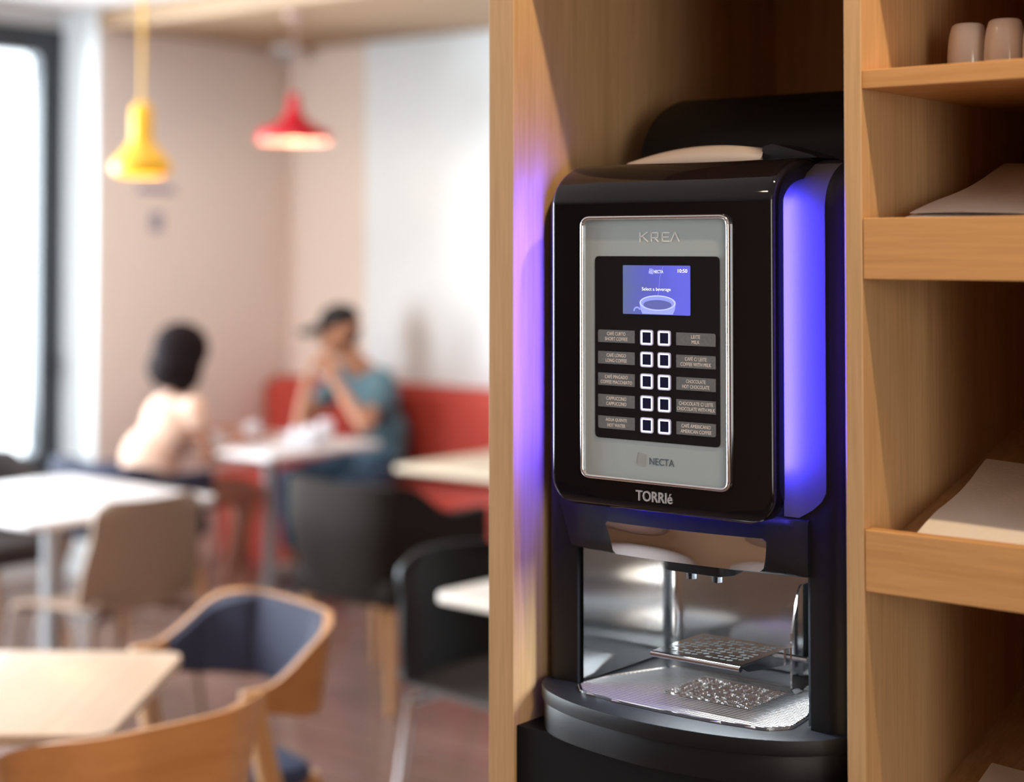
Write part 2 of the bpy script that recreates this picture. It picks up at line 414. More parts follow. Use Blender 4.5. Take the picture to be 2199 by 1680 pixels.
# window wall with openings; window strips along y
wins = [(3.80, 5.035), (2.30, 3.60), (0.80, 2.10), (-0.70, .60), (-2.3, -.9)]
b = B()
box(b, XW - .2, XW, -4.2, YP, 2.70, ZC); box(b, XW - .2, XW, -4.2, YP, 0, .56)
ys = [YP] + [y for w in wins for y in (w[1] + .14, w[0] - .06)] + [-4.2]
for i in range(0, len(ys), 2):
    if ys[i] - ys[i + 1] > .005: box(b, XW - .2, XW, ys[i + 1], ys[i], .56, 2.70)
struct('wall_window_side', b, m_white)
for i, (a, c) in enumerate(wins):
    w = B()
    out = rrect(a - .06, c + .14, .50, 2.77, .002, 1); inn = rrect(a + .03, c, .605, 2.637, .03, 1)
    ring_prism(w, out, inn, 'yz', XW - .06, XW + .03)
    fo = struct('window_%d' % (i + 1), w, m_frame)
    g = B(); box(g, XW - .03, XW - .024, a + .01, c + .01, .60, 2.65); obj('pane', g, m_pane, fo)
    h = B(); box(h, XW + .03, XW + .045, c + .05, c + .08, 1.0, 1.13, .004)
    tube(h, [(XW + .045, c + .065, 1.09), (XW + .075, c + .065, 1.09), (XW + .08, c + .065, .98)], .009, 8)
    obj('window_handle', h, m_frame, fo)
# slatted timber soffit
b = B()
box(b, XA, 3.1, YP, YP + .03, ZS - .004, ZC - .001, .002)
struct('trim_3', b, m_slat)
b = B()
y = YP + .03
while y < YB - .02:
    box(b, XA, 3.1, y, y + .042, ZS, ZS + .03); y += .056
box(b, XA, 3.1, YP + .03, YB, ZS + .032, ZS + .045)
struct('ceiling_slats', b, m_slat)
# right and rear walls, each with an opening
b = B(); box(b, 3.0, 3.2, -4.2, -2.15, 0, ZC); box(b, 3.0, 3.2, -.55, 6.8, 0, ZC); box(b, 3.0, 3.2, -2.15, -.55, 2.7, ZC); box(b, 3.0, 3.2, -2.15, -.55, 0, .6)
struct('wall_right', b, M('brown_wall', (.30, .19, .12), .8, vary=.1))
b = B(); box(b, -7.3, 3.2, -4.2, -4.0, 0, ZC)
struct('wall_rear', b, M('brown_rear_wall', (.34, .19, .10), .8, vary=.1))

# ================================================================== OAK CABINET
LX0, LX1, DX0, DX1, RX0, RX1, YF, YK = -1.3145, -1.2747, -0.8233, -0.8030, -0.565, -0.53, 1.60, 2.25
cab = thing('oak_shelving_cabinet', 'tall oak veneer cabinet with a machine niche and narrow open shelves', 'cabinet', (-.95, 1.9, 0))
def panel(name, x0, x1, y0, y1, z0, z1, mat, label=None, bev=.0008, par=cab):
    b = B(); box(b, x0, x1, y0, y1, z0, z1, bev, 1); return obj(name, b, mat, par, label)
panel('side_panel', LX0, LX1, YF, YK, 0, 2.6, m_oakv)
panel('divider_panel', DX0, DX1, YF, YK, 0, 2.6, m_oakv)
panel('side_panel', RX0, RX1, YF, YK, 0, 2.6, m_oakv)
panel('back_panel', LX0, RX1, YK, YK + .015, 0, 2.6, m_oakv)
panel('header_panel', LX1, DX0, YF, YK, 2.065, 2.60, m_oakh)
panel('header_panel', DX1, RX0, YF, YK, 2.045, 2.60, m_oakh)
panel('plinth_box', LX1 + .0005, DX0 - .0005, YF + .005, YK, 0, 1.064, m_blackp, 'matt black base under the machine')
panel('shelf', DX1, RX0, YF + .001, YK, 1.8193, 1.8391, m_oakh)
for k, zt in enumerate((1.6820, 1.3536, 1.025, .70)):
    tr = panel('tray_shelf', DX1, RX0, 0, 0.001, 0, .001, m_oakd) if False else None
    b = B()
    # sloping tray board
    z0 = zt - .03
    v = [(YF + .018, z0 - .002), (YK, z0 + .25 * (YK - YF) - .002), (YK, z0 - .016 + .25 * (YK - YF)), (YF + .018, z0 - .016)]
    prism(b, v, 'yz', DX1, RX0)
    t_ = obj('tray_shelf', b, m_oakd, cab)
    b = B(); box(b, DX1 + .0008, RX0 - .0008, YF + .0005, YF + .018, zt - .0648, zt, .0008, 1)
    obj('tray_lip', b, m_oakh, t_)

# cups upside-down on the top shelf
cup0 = None
def cup_bm():
    b = B()
    pr = [(.0, .0565), (.010, .0568), (.0165, .0562), (.0195, .054), (.0222, .046), (.0243, .034), (.0253, .020), (.0252, .008), (.0244, .0), (.0228, .0), (.0236, .010), (.0238, .022), (.0228, .036), (.020, .048), (.0, .052)]
    lathe(b, [(q * .90, z * 1.04) for q, z in pr], n=48); bmesh.ops.remove_doubles(b, verts=b.verts, dist=1e-5); return b
for i, (x, y, lb) in enumerate([(-.7440, 1.742, 'white porcelain espresso cup upside down, first from the oak divider on the top shelf'),
                            (-.6975, 1.732, 'white porcelain espresso cup upside down, second from the oak divider on the top shelf'),
                            (-.6510, 1.724, 'white porcelain espresso cup upside down, third from the divider and cut by the picture edge')]):
    if i == 0:
        cup0 = obj('espresso_cup', cup_bm(), m_porc); c = cup0
    else:
        c = cup0.copy(); COL.objects.link(c)
    c.location = (x, y, 1.8397); c.rotation_euler = (0, 0, i)
    props(c, lb, 'cup', 'upturned cups on the top shelf')

# napkins: bowed sheets on sloping trays
def napkin(z0, x0, x1, y0, y1, lift, seed, label, fold=0.0, skew=0.0):
    rnd = random.Random(seed); b = B(); n = 18
    F, K = [], []
    for i in range(n + 1):
        rf, rk = [], []
        for j in range(n + 1):
            u, v = i / n, j / n
            x = x0 + (x1 - x0) * u + skew * v + .006 * sin(v * pi) * (1 - u)
            yy = y0 + (y1 - y0) * v - .008 * u * v
            base = z0 + .25 * (yy - YF)
            wave = .0015 * sin(7 * u + seed) * sin(5 * v + seed * 2) + .001 * sin(13 * u * v)
            top = base + lift * (1 - .4 * v) + wave + fold * max(0, .25 - v) + .004 * max(0, v - .8) * 5 * (1 - u)
            rf.append((x, yy, top)); rk.append((x, yy, base + .0008))
        F.append(rf); K.append(rk)
    shell(b, F, K); bmesh.ops.recalc_face_normals(b, faces=b.faces)
    o = obj('napkin_stack', b, m_nap, base=(x0, y0, z0)); props(o, label, 'napkins', 'napkin stacks on the sloping trays')
    # loose top sheet
    b = B(); F, K = [], []
    for i in range(n + 1):
        rf, rk = [], []
        for j in range(n + 1):
            u, v = i / n, j / n
            x = x0 + .003 + (x1 - x0) * u + skew * v + .002 * sin(v * 4); yy = y0 + .004 + (y1 - y0) * v - .004 * u
            base = z0 + .25 * (yy - YF) + lift * (1 - .4 * v)
            top = base + .0022 + .0028 * sin(4 * v + 2 * u + seed) ** 2 + .0035 * max(0, v - .75) * 4 * (1 - u) + fold * max(0, .25 - v)
            rf.append((x, yy, top + .0006)); rk.append((x, yy, top))
        F.append(rf); K.append(rk)
    shell(b, F, K); bmesh.ops.recalc_face_normals(b, faces=b.faces)
    obj('top_sheet', b, m_nap, o)
napkin(1.655, -.772, -.600, 1.640, 1.905, .017, 1, 'white paper napkins on the highest sloping tray, below the cups')
napkin(1.3236, -.760, -.600, 1.622, 1.842, .020, 4, 'white paper napkins with a lifted corner on the middle sloping tray', fold=-.02, skew=-.012)
napkin(.995, -.757, -.600, 1.65, 1.815, .016, 8, 'white paper napkins on the lowest visible tray, cut by the picture bottom')

# ================================================================== COFFEE MACHINE
CX = -1.0585; MZ = 1.064
BX0, BX1, BY = -1.2645, -.8525, 1.65
mc = thing('coffee_machine', 'black bean-to-cup coffee machine with violet side lights, standing in the oak niche', 'coffee machine', (CX, 1.85, MZ))
# body: rounded housing with the cup bay cut out
def bool_diff(bm_a, cutters):
    def tmp(bm): 
        me = bpy.data.meshes.new('x'); bm.to_mesh(me); bm.free(); o = bpy.data.objects.new('x', me); COL.objects.link(o); return o
    a = tmp(bm_a); cs = [tmp(c) for c in cutters]
    for c in cs:
        md = a.modifiers.new('b', 'BOOLEAN'); md.operation = 'DIFFERENCE'; md.object = c; md.solver = 'EXACT'
    dg = bpy.context.evaluated_depsgraph_get(); me = bpy.data.meshes.new_from_object(a.evaluated_get(dg))
    r = B(); r.from_mesh(me); bpy.data.meshes.remove(me)
    for o in [a] + cs:
        m_ = o.data; bpy.data.objects.remove(o); bpy.data.meshes.remove(m_)
    return r
def roll_y(z, y0=BY, zt=1.752, rz=.058, ry=.075):
    if z <= zt - rz: return y0
    q = min(1, (z - (zt - rz)) / rz); return y0 + ry * (1 - sqrt(max(0, 1 - q * q)))
body = B(); F, K = [], []
zz = [1.112 + (1.694 - 1.112) * k / 16 for k in range(17)] + [1.694 + .058 * sin(pi / 2 * k / 14) for k in range(1, 15)]
er = .020
cols = [0, .0006, .002, .0045, .008, .012, .016, .020]
xs_ = [BX0 + c for c in cols] + [BX0 + (BX1 - BX0) * k / 8 for k in range(1, 8)] + [BX1 - c for c in cols[::-1]]
for z in zz:
    rf, rk = [], []
    for x in xs_:
        d = min(x - BX0, BX1 - x); off = er - sqrt(max(0, er * er - (er - d) ** 2)) if d < er else 0
        zo = off * max(0, min(1, (z - 1.69) / .062)) ** 2 * .5
        rf.append((x, roll_y(z) + off, z - zo)); rk.append((x, 2.18, z - zo))
    F.append(rf); K.append(rk)
shell(body, F, K); bmesh.ops.recalc_face_normals(body, faces=body.faces)
cut = B(); box(cut, -1.2141, -.8935, 1.5, 1.862, 1.0, 1.2846)
body = bool_diff(body, [cut])
obj('housing', body, m_satin, mc)
# lit cheeks beside the door
for s, x0, x1 in ((1, -.925, -.8725), (-1, -1.2445, -1.192)):
    b = B(); F, K = [], []
    n = 40
    for i in range(n + 1):
        z = 1.349 + (1.746 - 1.349) * i / n; rf, rk = [], []
        for j in range(9):
            u = j / 8; sh = .034 * max(0, 1 - (z - 1.349) / .034) ** 2
            xa_, xb_ = (x0, x1 - sh) if s > 0 else (x0 + sh, x1)
            x = xa_ + (xb_ - xa_) * u
            yy = roll_y(z) - .0015
            rf.append((x, yy, z)); rk.append((x, yy + .004, z))
        F.append(rf); K.append(rk)
    shell(b, F, K); bmesh.ops.recalc_face_normals(b, faces=b.faces)
    obj('side_cheek', b, m_cheek, mc, 'satin side strip washed by violet light')
    # LED strip hidden behind the door edge
    xe = -.929 if s > 0 else -1.188
    b = B(); box(b, xe - .004, xe + .004, 1.622, 1.638, 1.398, 1.715, .001, 1)
    obj('light_strip', b, m_led, mc, 'violet light strip')
# door
DX_0, DX_1, DY, DZ0, DZ1 = -1.2115, -.9060, 1.592, 1.3455, 1.7525
def door_bm():
    b = B()
    hw = (DX_1 - DX_0) / 2; cx = (DX_0 + DX_1) / 2
    prof = []  # (y, z, ny, nz)
    rb = .006
    for k in range(10):
        z = DZ0 + .05 * k / 9 ; prof.append((DY, z, -1, 0))
    for k in range(1, 12): prof.append((DY + .0, DZ0 + .05 + (1.700 - DZ0 - .05) * k / 12, -1, 0))
    ry, rz = .078, .0525
    for k in range(15):
        a = pi / 2 * k / 14
        prof.append((DY + ry * (1 - cos(a)), 1.700 + rz * sin(a), -cos(a) * rz, sin(a) * ry))
    prof.append((1.80, DZ1 + .0004, 0, 1))
    F, K = [], []
    e = .007
    for y, z, ny, nz in prof:
        l = sqrt(ny * ny + nz * nz); ny /= l; nz /= l
        w = hw; r = .032; dz = z - DZ0
        if dz < r: w = hw - r + sqrt(max(0, r * r - (r - dz) ** 2))
        zb = 0
        if dz < e: zb = e - sqrt(max(0, e * e - (e - dz) ** 2))
        rf, rk = [], []
        cols = [0, .0006, .0015, .003, .005, .007]
        xs = [cx - w + c for c in cols] + [cx - w * .5, cx, cx + w * .5] + [cx + w - c for c in cols[::-1]]
        for x in xs:
            d = min(x - (cx - w), (cx + w) - x)
            off = (e - sqrt(max(0, e * e - (e - d) ** 2))) if d < e else 0
            off = max(off, zb)
            rf.append((x, y - ny * off, z - nz * off)); rk.append((x, y - ny * .024, z - nz * .024))
        F.append(rf); K.append(rk)
    shell(b, F, K); bmesh.ops.recalc_face_normals(b, faces=b.faces); return b
door = obj('door', door_bm(), m_gloss, mc, 'glossy black front door', smooth=50)
b = B(); text(b, 'TORRIé', -1.0617, 1.3645, .0500, .0122, DY, .0016, bold=.012); obj('maker_lettering', b, M('silver_raised_letters', (.72, .72, .74), .3, .3, vary=.02), door, 'raised chrome lettering')
# control panel
cp_out = rrect(-1.1622, -.9580, 1.3795, 1.6872, .011, 8)
b = B(); prism(b, rrect(-1.1585, -.9615, 1.383, 1.684, .009, 8), 'xz', 1.5905, 1.5925)
cp = obj('control_panel', b, m_silver, mc, 'silver-grey panel plate')
b = B()
path = rrect(-1.1600, -.9600, 1.3815, 1.6852, .0105, 6)
cross = [(-.0024, .0000), (-.0024, -.0045), (-.0014, -.0068), (.0002, -.0076), (.0018, -.0070), (.0026, -.0050), (.0032, -.0018), (.0034, .0)]
# sweep a rounded bead round the panel
cxp, czp = -1.06, 1.5333
rings = []
for (px, pz) in path:
    q = Vector((px - cxp, pz - czp)); nrm = None
    rings.append((px, pz))
n_ = len(path); VR = []
for i, (px, pz) in enumerate(path):
    a = Vector(path[i - 1]); c_ = Vector(path[(i + 1) % n_]); d = (c_ - a).normalized(); nn = Vector((d.y, -d.x))
    VR.append([b.verts.new((px + nn.x * o_, DY + y_, pz + nn.y * o_)) for o_, y_ in cross])
for i in range(n_):
    j = (i + 1) % n_
    for k in range(len(cross) - 1): b.faces.new((VR[i][k], VR[j][k], VR[j][k + 1], VR[i][k + 1]))
bmesh.ops.recalc_face_normals(b, faces=b.faces)
obj('panel_frame', b, m_chrome, cp, 'polished chrome surround', smooth=60)
y_ = 1.5905
b = B(); kz0, kz1 = 1.6572, 1.6683; kw = .00125; h_ = kz1 - kz0; x = -1.0797
segs = [(x, kz0, x, kz1), (x, (kz0 + kz1) / 2 - .0005, x + .0105, kz1), (x + .0035, (kz0 + kz1) / 2 + .0008, x + .0112, kz0)]
x += .0158
segs += [(x, kz0, x, kz1), (x, kz1 - kw / 2, x + .0085, kz1 - kw / 2), (x + .0090, kz1 - .0005, x + .0090, kz0 + .0048), (x, kz0 + .0048, x + .0092, kz0 + .0048), (x + .0045, kz0 + .0046, x + .0096, kz0)]
x += .0152
segs += [(x, kz0, x, kz1), (x, kz1 - kw / 2, x + .0095, kz1 - kw / 2), (x, kz0 + kw / 2, x + .0095, kz0 + kw / 2), (x, (kz0 + kz1) / 2, x + .0088, (kz0 + kz1) / 2)]
x += .0112
segs += [(x, kz0, x + .0058, kz1), (x + .0058, kz1, x + .0116, kz0)]
bars(b, segs, kw, y_, .0004); obj('model_lettering', b, m_krea, cp, 'pale model lettering')
b = B(); text(b, 'NECTA', -1.0505, 1.4052, .0335, .0080, y_, .0004); obj('brand_lettering', b, m_navyt, cp, 'slate lettering')
b = B()
q = [(-1.0858, 1.4008), (-1.0735, 1.3984), (-1.0722, 1.4125), (-1.0830, 1.4142)]
bars(b, [(q[i][0], q[i][1], q[(i + 1) % 4][0], q[(i + 1) % 4][1]) for i in range(4)], .0005, y_, .0003)
for k in range(7):
    z = 1.4018 + k * .0016; bars(b, [(-1.0848 + k * .0003, z, -1.0738 + .0001 * k, z - .0006)], .0007, y_, .0003)
obj('brand_logo', b, m_lightt, cp, 'pale slanted striped square')
# black button field
b = B(); prism(b, rrect(-1.1435, -.9722, 1.4276, 1.6406, .006, 6), 'xz', 1.5895, 1.5906)
bf = obj('button_field', b, m_glass, mc, 'black glass field')
yb = 1.5895
def screen():
    b = B(); prism(b, rrect(-1.1030, -1.0107, 1.5735, 1.6301, .0012, 3), 'xz', yb - .0006, yb)
    sc = obj('screen', b, m_screen, mc, 'lit blue display')
    ys_ = yb - .0006
    b = B(); text(b, 'Select a beverage', -1.0565, 1.6023, .0395, .0050, ys_, .0001)
    text(b, '10:50', -1.0207, 1.6241, .0128, .0042, ys_, .0001, bold=.01)
    text(b, 'NECTA', -1.0533, 1.6230, .0128, .0036, ys_, .0001)
    obj('screen_lettering', b, m_scrt, sc, 'white display lettering')
    b = B(); q = [(-1.0667, 1.6212), (-1.0612, 1.6200), (-1.0607, 1.6258), (-1.0655, 1.6265)]
    bars(b, [(q[i][0], q[i][1], q[(i + 1) % 4][0], q[(i + 1) % 4][1]) for i in range(4)], .00025, ys_, .0001)
    for k in range(5): bars(b, [(-1.0662 + k * .0002, 1.6217 + k * .0009, -1.0614, 1.6210 + k * .0010)], .0005, ys_, .0001)
    obj('screen_logo', b, m_scrl, sc)
    ex, ez, ea, eb = -1.0548, 1.5870, .0248, .0088
    el = lambda a, c, k, oz=0: [(ex + a * cos(t), ez + oz + c * sin(t)) for t in [2 * pi * i / 40 for i in range(40)]]
    b = B(); pts = [(ex + ea * cos(t), ez + eb * sin(t)) for t in [pi + pi * i / 24 for i in range(25)]]
    low = [(ex + ea * .93, 1.5765), (ex + ea * .86, 1.5742), (ex - ea * .80, 1.5742), (ex - ea * .93, 1.5785)]
    prism(b, pts + low if False else [(ex - ea, ez), (ex - ea * .95, 1.5795), (ex - ea * .84, 1.5742), (ex + ea * .84, 1.5742), (ex + ea * .95, 1.5795), (ex + ea, ez)], 'xz', ys_ - .00005, ys_)
    # handle
    hp = [(ex - ea * 1.0 - .0035 + .0042 * cos(t), ys_, 1.5775 + .0040 * sin(t)) for t in [radians(20 + 250 * i / 12) for i in range(9)]]
    for p1, p2 in zip(hp, hp[1:]): bars(b, [(p1[0], p1[2], p2[0], p2[2])], .0018, ys_, .00005)
    obj('screen_cup_side', b, m_scrc, sc)
    b = B(); st = [(-1.0545, 1.5945), (-1.0535, 1.5985), (-1.0520, 1.6100), (-1.0515, 1.6160), (-1.0495, 1.6225), (-1.0470, 1.6290)]
    bars(b, [(p[0], p[1], q[0], q[1]) for p, q in zip(st, st[1:])], .0007, ys_, .00002); obj('screen_steam', b, glow('screen_steam', (.15, .165, .65), 1.0), sc)
    b = B(); prism(b, el(ea, eb, 0), 'xz', ys_ - .0001, ys_); obj('screen_cup_rim', b, m_scrl, sc)
    b = B(); prism(b, el(ea * .92, eb * .86, 0, -.0001), 'xz', ys_ - .00015, ys_); obj('screen_cup_inside', b, glow('screen_cup_inside', (.20, .24, .66), 1.0), sc)
    b = B(); prism(b, el(ea * .78, eb * .62, 0, -.0020), 'xz', ys_ - .0002, ys_); obj('screen_coffee_surface', b, m_scrd, sc)
screen()
rows = [1.5469 - .0252 * k for k in range(5)]
btn0 = None
for r_, zc in enumerate(rows):
    for c_, (xc, w) in enumerate(((-1.0698, .0178), (-1.0458, .0180))):
        if btn0 is None:
            b = B(); o_ = rrect(-w / 2, w / 2, -.0090, .0090, .003, 4); i_ = rrect(-.0078, .0078, -.0079, .0079, .0023, 4)
            ring_prism(b, o_, i_, 'xz', -.0010, 0)
            btn0 = obj('button', b, m_ring2, mc, world=False)
            b = B(); ring_prism(b, rrect(-.0078, .0078, -.0079, .0079, .0023, 4), rrect(-.0058, .0058, -.0061, .0061, .0004, 4), 'xz', -.0008, 0)
            ring0 = obj('light_ring', b, m_ring, btn0, world=False)
            b = B(); prism(b, rrect(-.0058, .0058, -.0061, .0061, .0004, 2), 'xz', -.0006, 0); core0 = obj('button_cap', b, m_bcore, btn0, world=False)
            bt = btn0
        else:
            bt = btn0.copy(); COL.objects.link(bt)
            for s_ in (ring0, core0):
                k_ = s_.copy(); COL.objects.link(k_); k_.parent = bt
        bt.parent = mc; bt.location = Vector((xc, yb - .0001, zc)) - Vector(mc.location)
names = [['CAFÉ CURTO\nSHORT COFFEE', 'CAFÉ LONGO\nLONG COFFEE', 'CAFÉ PINGADO\nCOFFEE MACCHIATO', 'CAPPUCCINO\nCAPPUCCINO', 'ÁGUA QUENTE\nHOT WATER'],
         ['LEITE\nMILK', 'CAFÉ C/ LEITE\nCOFFEE WITH MILK', 'CHOCOLATE\nHOT CHOCOLATE', 'CHOCOLATE C/ LEITE\nCHOCOLATE WITH MILK', 'CAFÉ AMERICANO\nAMERICAN COFFEE']]
wid = [[(.0262, .0320), (.0272, .0300), (.0325, .0445), (.0285, .0285), (.0300, .0252)],
       [(.0118, .0106), (.0290, .0405), (.0258, .0360), (.0450, .0505), (.0385, .0405)]]
for c_, (x0, x1) in enumerate(((-1.1388, -1.0868), (-1.0297, -.9775))):
    for r_, zc in enumerate(rows):
        b = B(); rr = [0, 0, 0, 0]
        if r_ == 0: rr[3 if c_ == 0 else 2] = .0025
        if r_ == 4: rr[0 if c_ == 0 else 1] = .0025
        rr = [max(q_, .0002) for q_ in rr]
        prism(b, rpoly([(x0, zc - .0073), (x1, zc - .0073), (x1, zc + .0073), (x0, zc + .0073)], rr, 3), 'xz', yb - .0004, yb)
        lp = obj('label_plate', b, m_blab, mc)
        b = B()
        a_, c2 = names[c_][r_].split('\n')
        acc = 0.0011 if ('É' in a_[:4] or a_[0] == 'Á') else 0
        text(b, a_, (x0 + x1) / 2, zc + .0029 + acc / 2, wid[c_][r_][0], .0040 + acc, yb - .0004, .0001)
        text(b, c2, (x0 + x1) / 2, zc - .0031, wid[c_][r_][1], .0040, yb - .0004, .0001)
        obj('label_lettering', b, m_txt, lp)
# spout housing below the door
b = B()
zt, zb_ = 1.3475, 1.2846
def sp(yv, w0, w1): pass
F = []; 
prof = [(1.6495, zt), (1.634, zt - .001), (1.628, zt - .008), (1.6225, 1.300), (1.6235, 1.2885), (1.629, 1.2848), (1.6495, 1.2846)]
def bow(x, y): return 1.6495 - (1.6495 - y) * max(0, 1 - ((x - CX) / .170) ** 2) ** .6
xl = [-1.2440, -1.2436, -1.2420, -1.2250, -1.2190, -1.2155, -1.2150]; xr = [-.8937] * 7
Fg = [[(xl[i] + (xr[i] - xl[i]) * j / 24, bow(xl[i] + (xr[i] - xl[i]) * j / 24, prof[i][0]), prof[i][1]) for j in range(25)] for i in range(len(prof))]
Kg = [[(p[0], 1.70, max(p[2], 1.2847) if i < len(prof) - 1 else p[2]) for p in row] for i, row in enumerate(Fg)]
shell(b, Fg, Kg); bmesh.ops.recalc_face_normals(b, faces=b.faces)
obj('spout_housing', b, m_satin, mc, smooth=60)
b = B()
# chrome splash plate, gently hollow
F, K = [], []
TL, TR, BL, BR = (-1.1580, 1.3225), (-.9385, 1.3245), (-1.1400, 1.2868), (-.9400, 1.2880)
for i in range(11):
    v = i / 10; rf, rk = [], []
    for j in range(21):
        u = j / 20
        xa = TL[0] + (BL[0] - TL[0]) * v; xb = TR[0] + (BR[0] - TR[0]) * v
        # rounded ends
        e_ = .004 * (1 - min(1, min(v, 1 - v) / .12)) ** 2
        x = xa + e_ + (xb - xa - 2 * e_) * u
        z = (TL[1] + (TR[1] - TL[1]) * u) * (1 - v) + (BL[1] + (BR[1] - BL[1]) * u) * v
        yv = bow(x, 1.6265 - .006 * v) - .0035 + .0020 * sin(pi * v) + .0012 * sin(7 * u) * sin(pi * v)
        rf.append((x, yv, z)); rk.append((x, yv + .0025, z))
    F.append(rf); K.append(rk)
shell(b, F, K); bmesh.ops.recalc_face_normals(b, faces=b.faces)
obj('splash_plate', b, m_chrome, mc, 'polished chrome plate under the door', smooth=60)
b = B(); prism(b, rpoly([(-1.085, 1.650), (-1.075, 1.632), (-1.0, 1.632), (-.99, 1.650), (-1.0, 1.70), (-1.075, 1.70)], .006, 3), 'xy', 1.2735, 1.2870, .002)
for xx in (-1.055, -1.02): tube(b, [(xx, 1.66, 1.276), (xx, 1.66, 1.262)], .006, 10)
obj('nozzle', b, m_satin, mc)
# small white lamp under the spouts lights the cup bay
area('bay_light', (-1.03, 1.665, 1.272), (-1.03, 1.69, 1.11),   .16, .015, 1.9, (.86, .95, 1.0))
# cup bay lining
b = B()
xi0, xi1, yk = -1.2085, -.899, 1.852
pl_ = [(xi0 + .0, 1.655)] + [(xi0, yk - .02)] + [(xi0 + .02 - .02 * cos(a), yk - .02 + .02 * sin(a)) for a in [radians(18 * k) for k in range(1, 6)]] + [(xi1 - .02 + .02 * sin(a), yk - .02 + .02 * cos(a)) for a in [radians(18 * k) for k in range(0, 6)]] + [(xi1, 1.655)]
F = [[(x, yy, z) for x, yy in pl_] for z in (1.1185, 1.17, 1.23, 1.2840)]
K = [[(x - .002 if x < CX else x + .002, yy + .002, z) for x, yy in pl_] for z in (1.1185, 1.17, 1.23, 1.2840)]
shell(b, F, K); bmesh.ops.recalc_face_normals(b, faces=b.faces)
obj('bay_lining', b, M('mirror_steel', (.74, .75, .76), .11, 1.0, vary=.03), mc, 'mirror steel lining of the cup bay', smooth=40)
# folding cup stand
b = B()
cs_x0, cs_x1, cs_y0, cs_y1, cz = -1.100, -.979, 1.640, 1.755, 1.1745
box(b, cs_x0, cs_x1, cs_y0 + .003, cs_y1, cz - .0012, cz, .0004, 1)
tube(b, [(cs_x0, cs_y0 + .003, cz - .0035), (cs_x1, cs_y0 + .003, cz - .0035)], .0037, 12)
prism(b, [(cs_y0 + .004, cz - .002), (cs_y1, cz - .001), (cs_y1, cz - .020), (cs_y0 + .02, cz - .010)], 'yz', cs_x1 - .0015, cs_x1)
prism(b, [(cs_y0 + .004, cz - .002), (cs_y1, cz - .001), (cs_y1, cz - .020), (cs_y0 + .02, cz - .010)], 'yz', cs_x0, cs_x0 + .0015)
cst = obj('cup_stand', b, m_steel, mc, 'small folding steel cup stand')
b = B()
rnd = random.Random(3)
for i in range(11):
    for j in range(9):
        if (i * 7 + j * 3) % 5 == 0: continue
        x = cs_x0 + .012 + i * .0095; yy = cs_y0 + .018 + j * .0105
        tbox(b, (x, yy, cz + .0001), (.0068, .0036 if (i + j) % 3 else .006, .0003), (0, 0, .5 if (i // 3 + j // 3) % 2 else 0))
obj('slot_shade_pattern', b, m_black, cst, 'black patches for the shade in cut slots')  # raised black patches carry the shade of cut slots in their colour
b = B()
prism(b, rpoly([(1.752, 1.125), (1.752, 1.190), (1.768, 1.238), (1.775, 1.246), (1.852, 1.246), (1.852, 1.135), (1.775, 1.120), (1.760, 1.118)], .003, 3), 'yz', -.976, -.9735)
prism(b, rpoly([(1.800, 1.13), (1.800, 1.244), (1.852, 1.244), (1.852, 1.13)], .003, 3), 'yz', -.962, -.955)
box(b, -.950, -.935, 1.80, 1.852, 1.13, 1.244, .001, 1)
tube(b, [(-.982, 1.757, 1.163), (-.955, 1.757, 1.163)], .004, 10)
obj('stand_bracket', b, m_steel, mc)
# drip tray base
def rim(scale=0.0, n=22, dx=0.0):
    pts = [(BX0 + dx, 1.70), (BX0 + dx, 1.652)]
    ctrl = [(BX0 + dx, 1.652), (-1.2480 + dx * .9, 1.622), (-1.2130 + dx * .7, 1.594), (-1.150, 1.571 + scale), (CX, 1.560 + scale), (-.967, 1.571 + scale), (-.905 - dx * .7, 1.594), (-.869 - dx * .9, 1.622), (BX1 - dx, 1.652)]
    pts += [(p.x, p.y) for p in smooth_path([(a, c, 0) for a, c in ctrl], 5)]
    pts += [(BX1 - dx, 1.70), (BX1 - dx, 2.17), (BX0 + dx, 2.17)]
    o = []
    for p in pts:
        if not o or (Vector(p) - Vector(o[-1])).length > 1e-4: o.append(p)
    return o
b = B(); prism(b, rim(0), 'xy', 1.0985, 1.1160, .0018); prism(b, rim(.005, dx=.004), 'xy', 1.0645, 1.0985, .0015)
base_ = obj('drip_base', b, m_satin, mc, 'bowed black base')
GZ = 1.1175
gout = [(-1.2060, 1.640), (-1.2000, 1.690), (-1.1580, 1.786), (-.959, 1.786), (-.917, 1.690), (-.911, 1.640), (-.932, 1.616), (-1.0, 1.606), (CX, 1.6045), (-1.117, 1.606), (-1.185, 1.616)]
b = B(); prism(b, rpoly(gout, .006, 3), 'xy', 1.1150, GZ - .0012)
gp = obj('drip_grille', b, m_black, mc, 'ribbed steel drip grille')
b = B()
def span(yv):
    xs = []
    n = len(gout)
    for i in range(n):
        (xa, ya), (xb, yb2) = gout[i], gout[(i + 1) % n]
        if (ya - yv) * (yb2 - yv) < 0: xs.append(xa + (xb - xa) * (yv - ya) / (yb2 - ya))
    return (min(xs), max(xs)) if len(xs) >= 2 else None
yv = 1.6085
emb = (-1.105, -.985, 1.672, 1.765)
while yv < 1.784:
    s_ = span(yv)
    if s_ and s_[1] - s_[0] > .02:
        spans = [(s_[0] + .001, s_[1] - .001)]
        if emb[2] < yv < emb[3]: spans = [(s_[0] + .001, emb[0]), (emb[1], s_[1] - .001)]
        for xa, xb in spans:
            tube(b, [(xa, yv, GZ - .0006), (xb, yv, GZ - .0006)], .0022, 12)
    yv += .0060
obj('grille_rib', b, m_grill, gp, 'row of polished steel ribs')['kind'] = 'stuff'
b = B()
gl = rpoly(gout, .006, 3)
cen = Vector((CX, 1.69))
inn = [tuple(cen + (Vector(p) - cen) * .982) for p in gl]
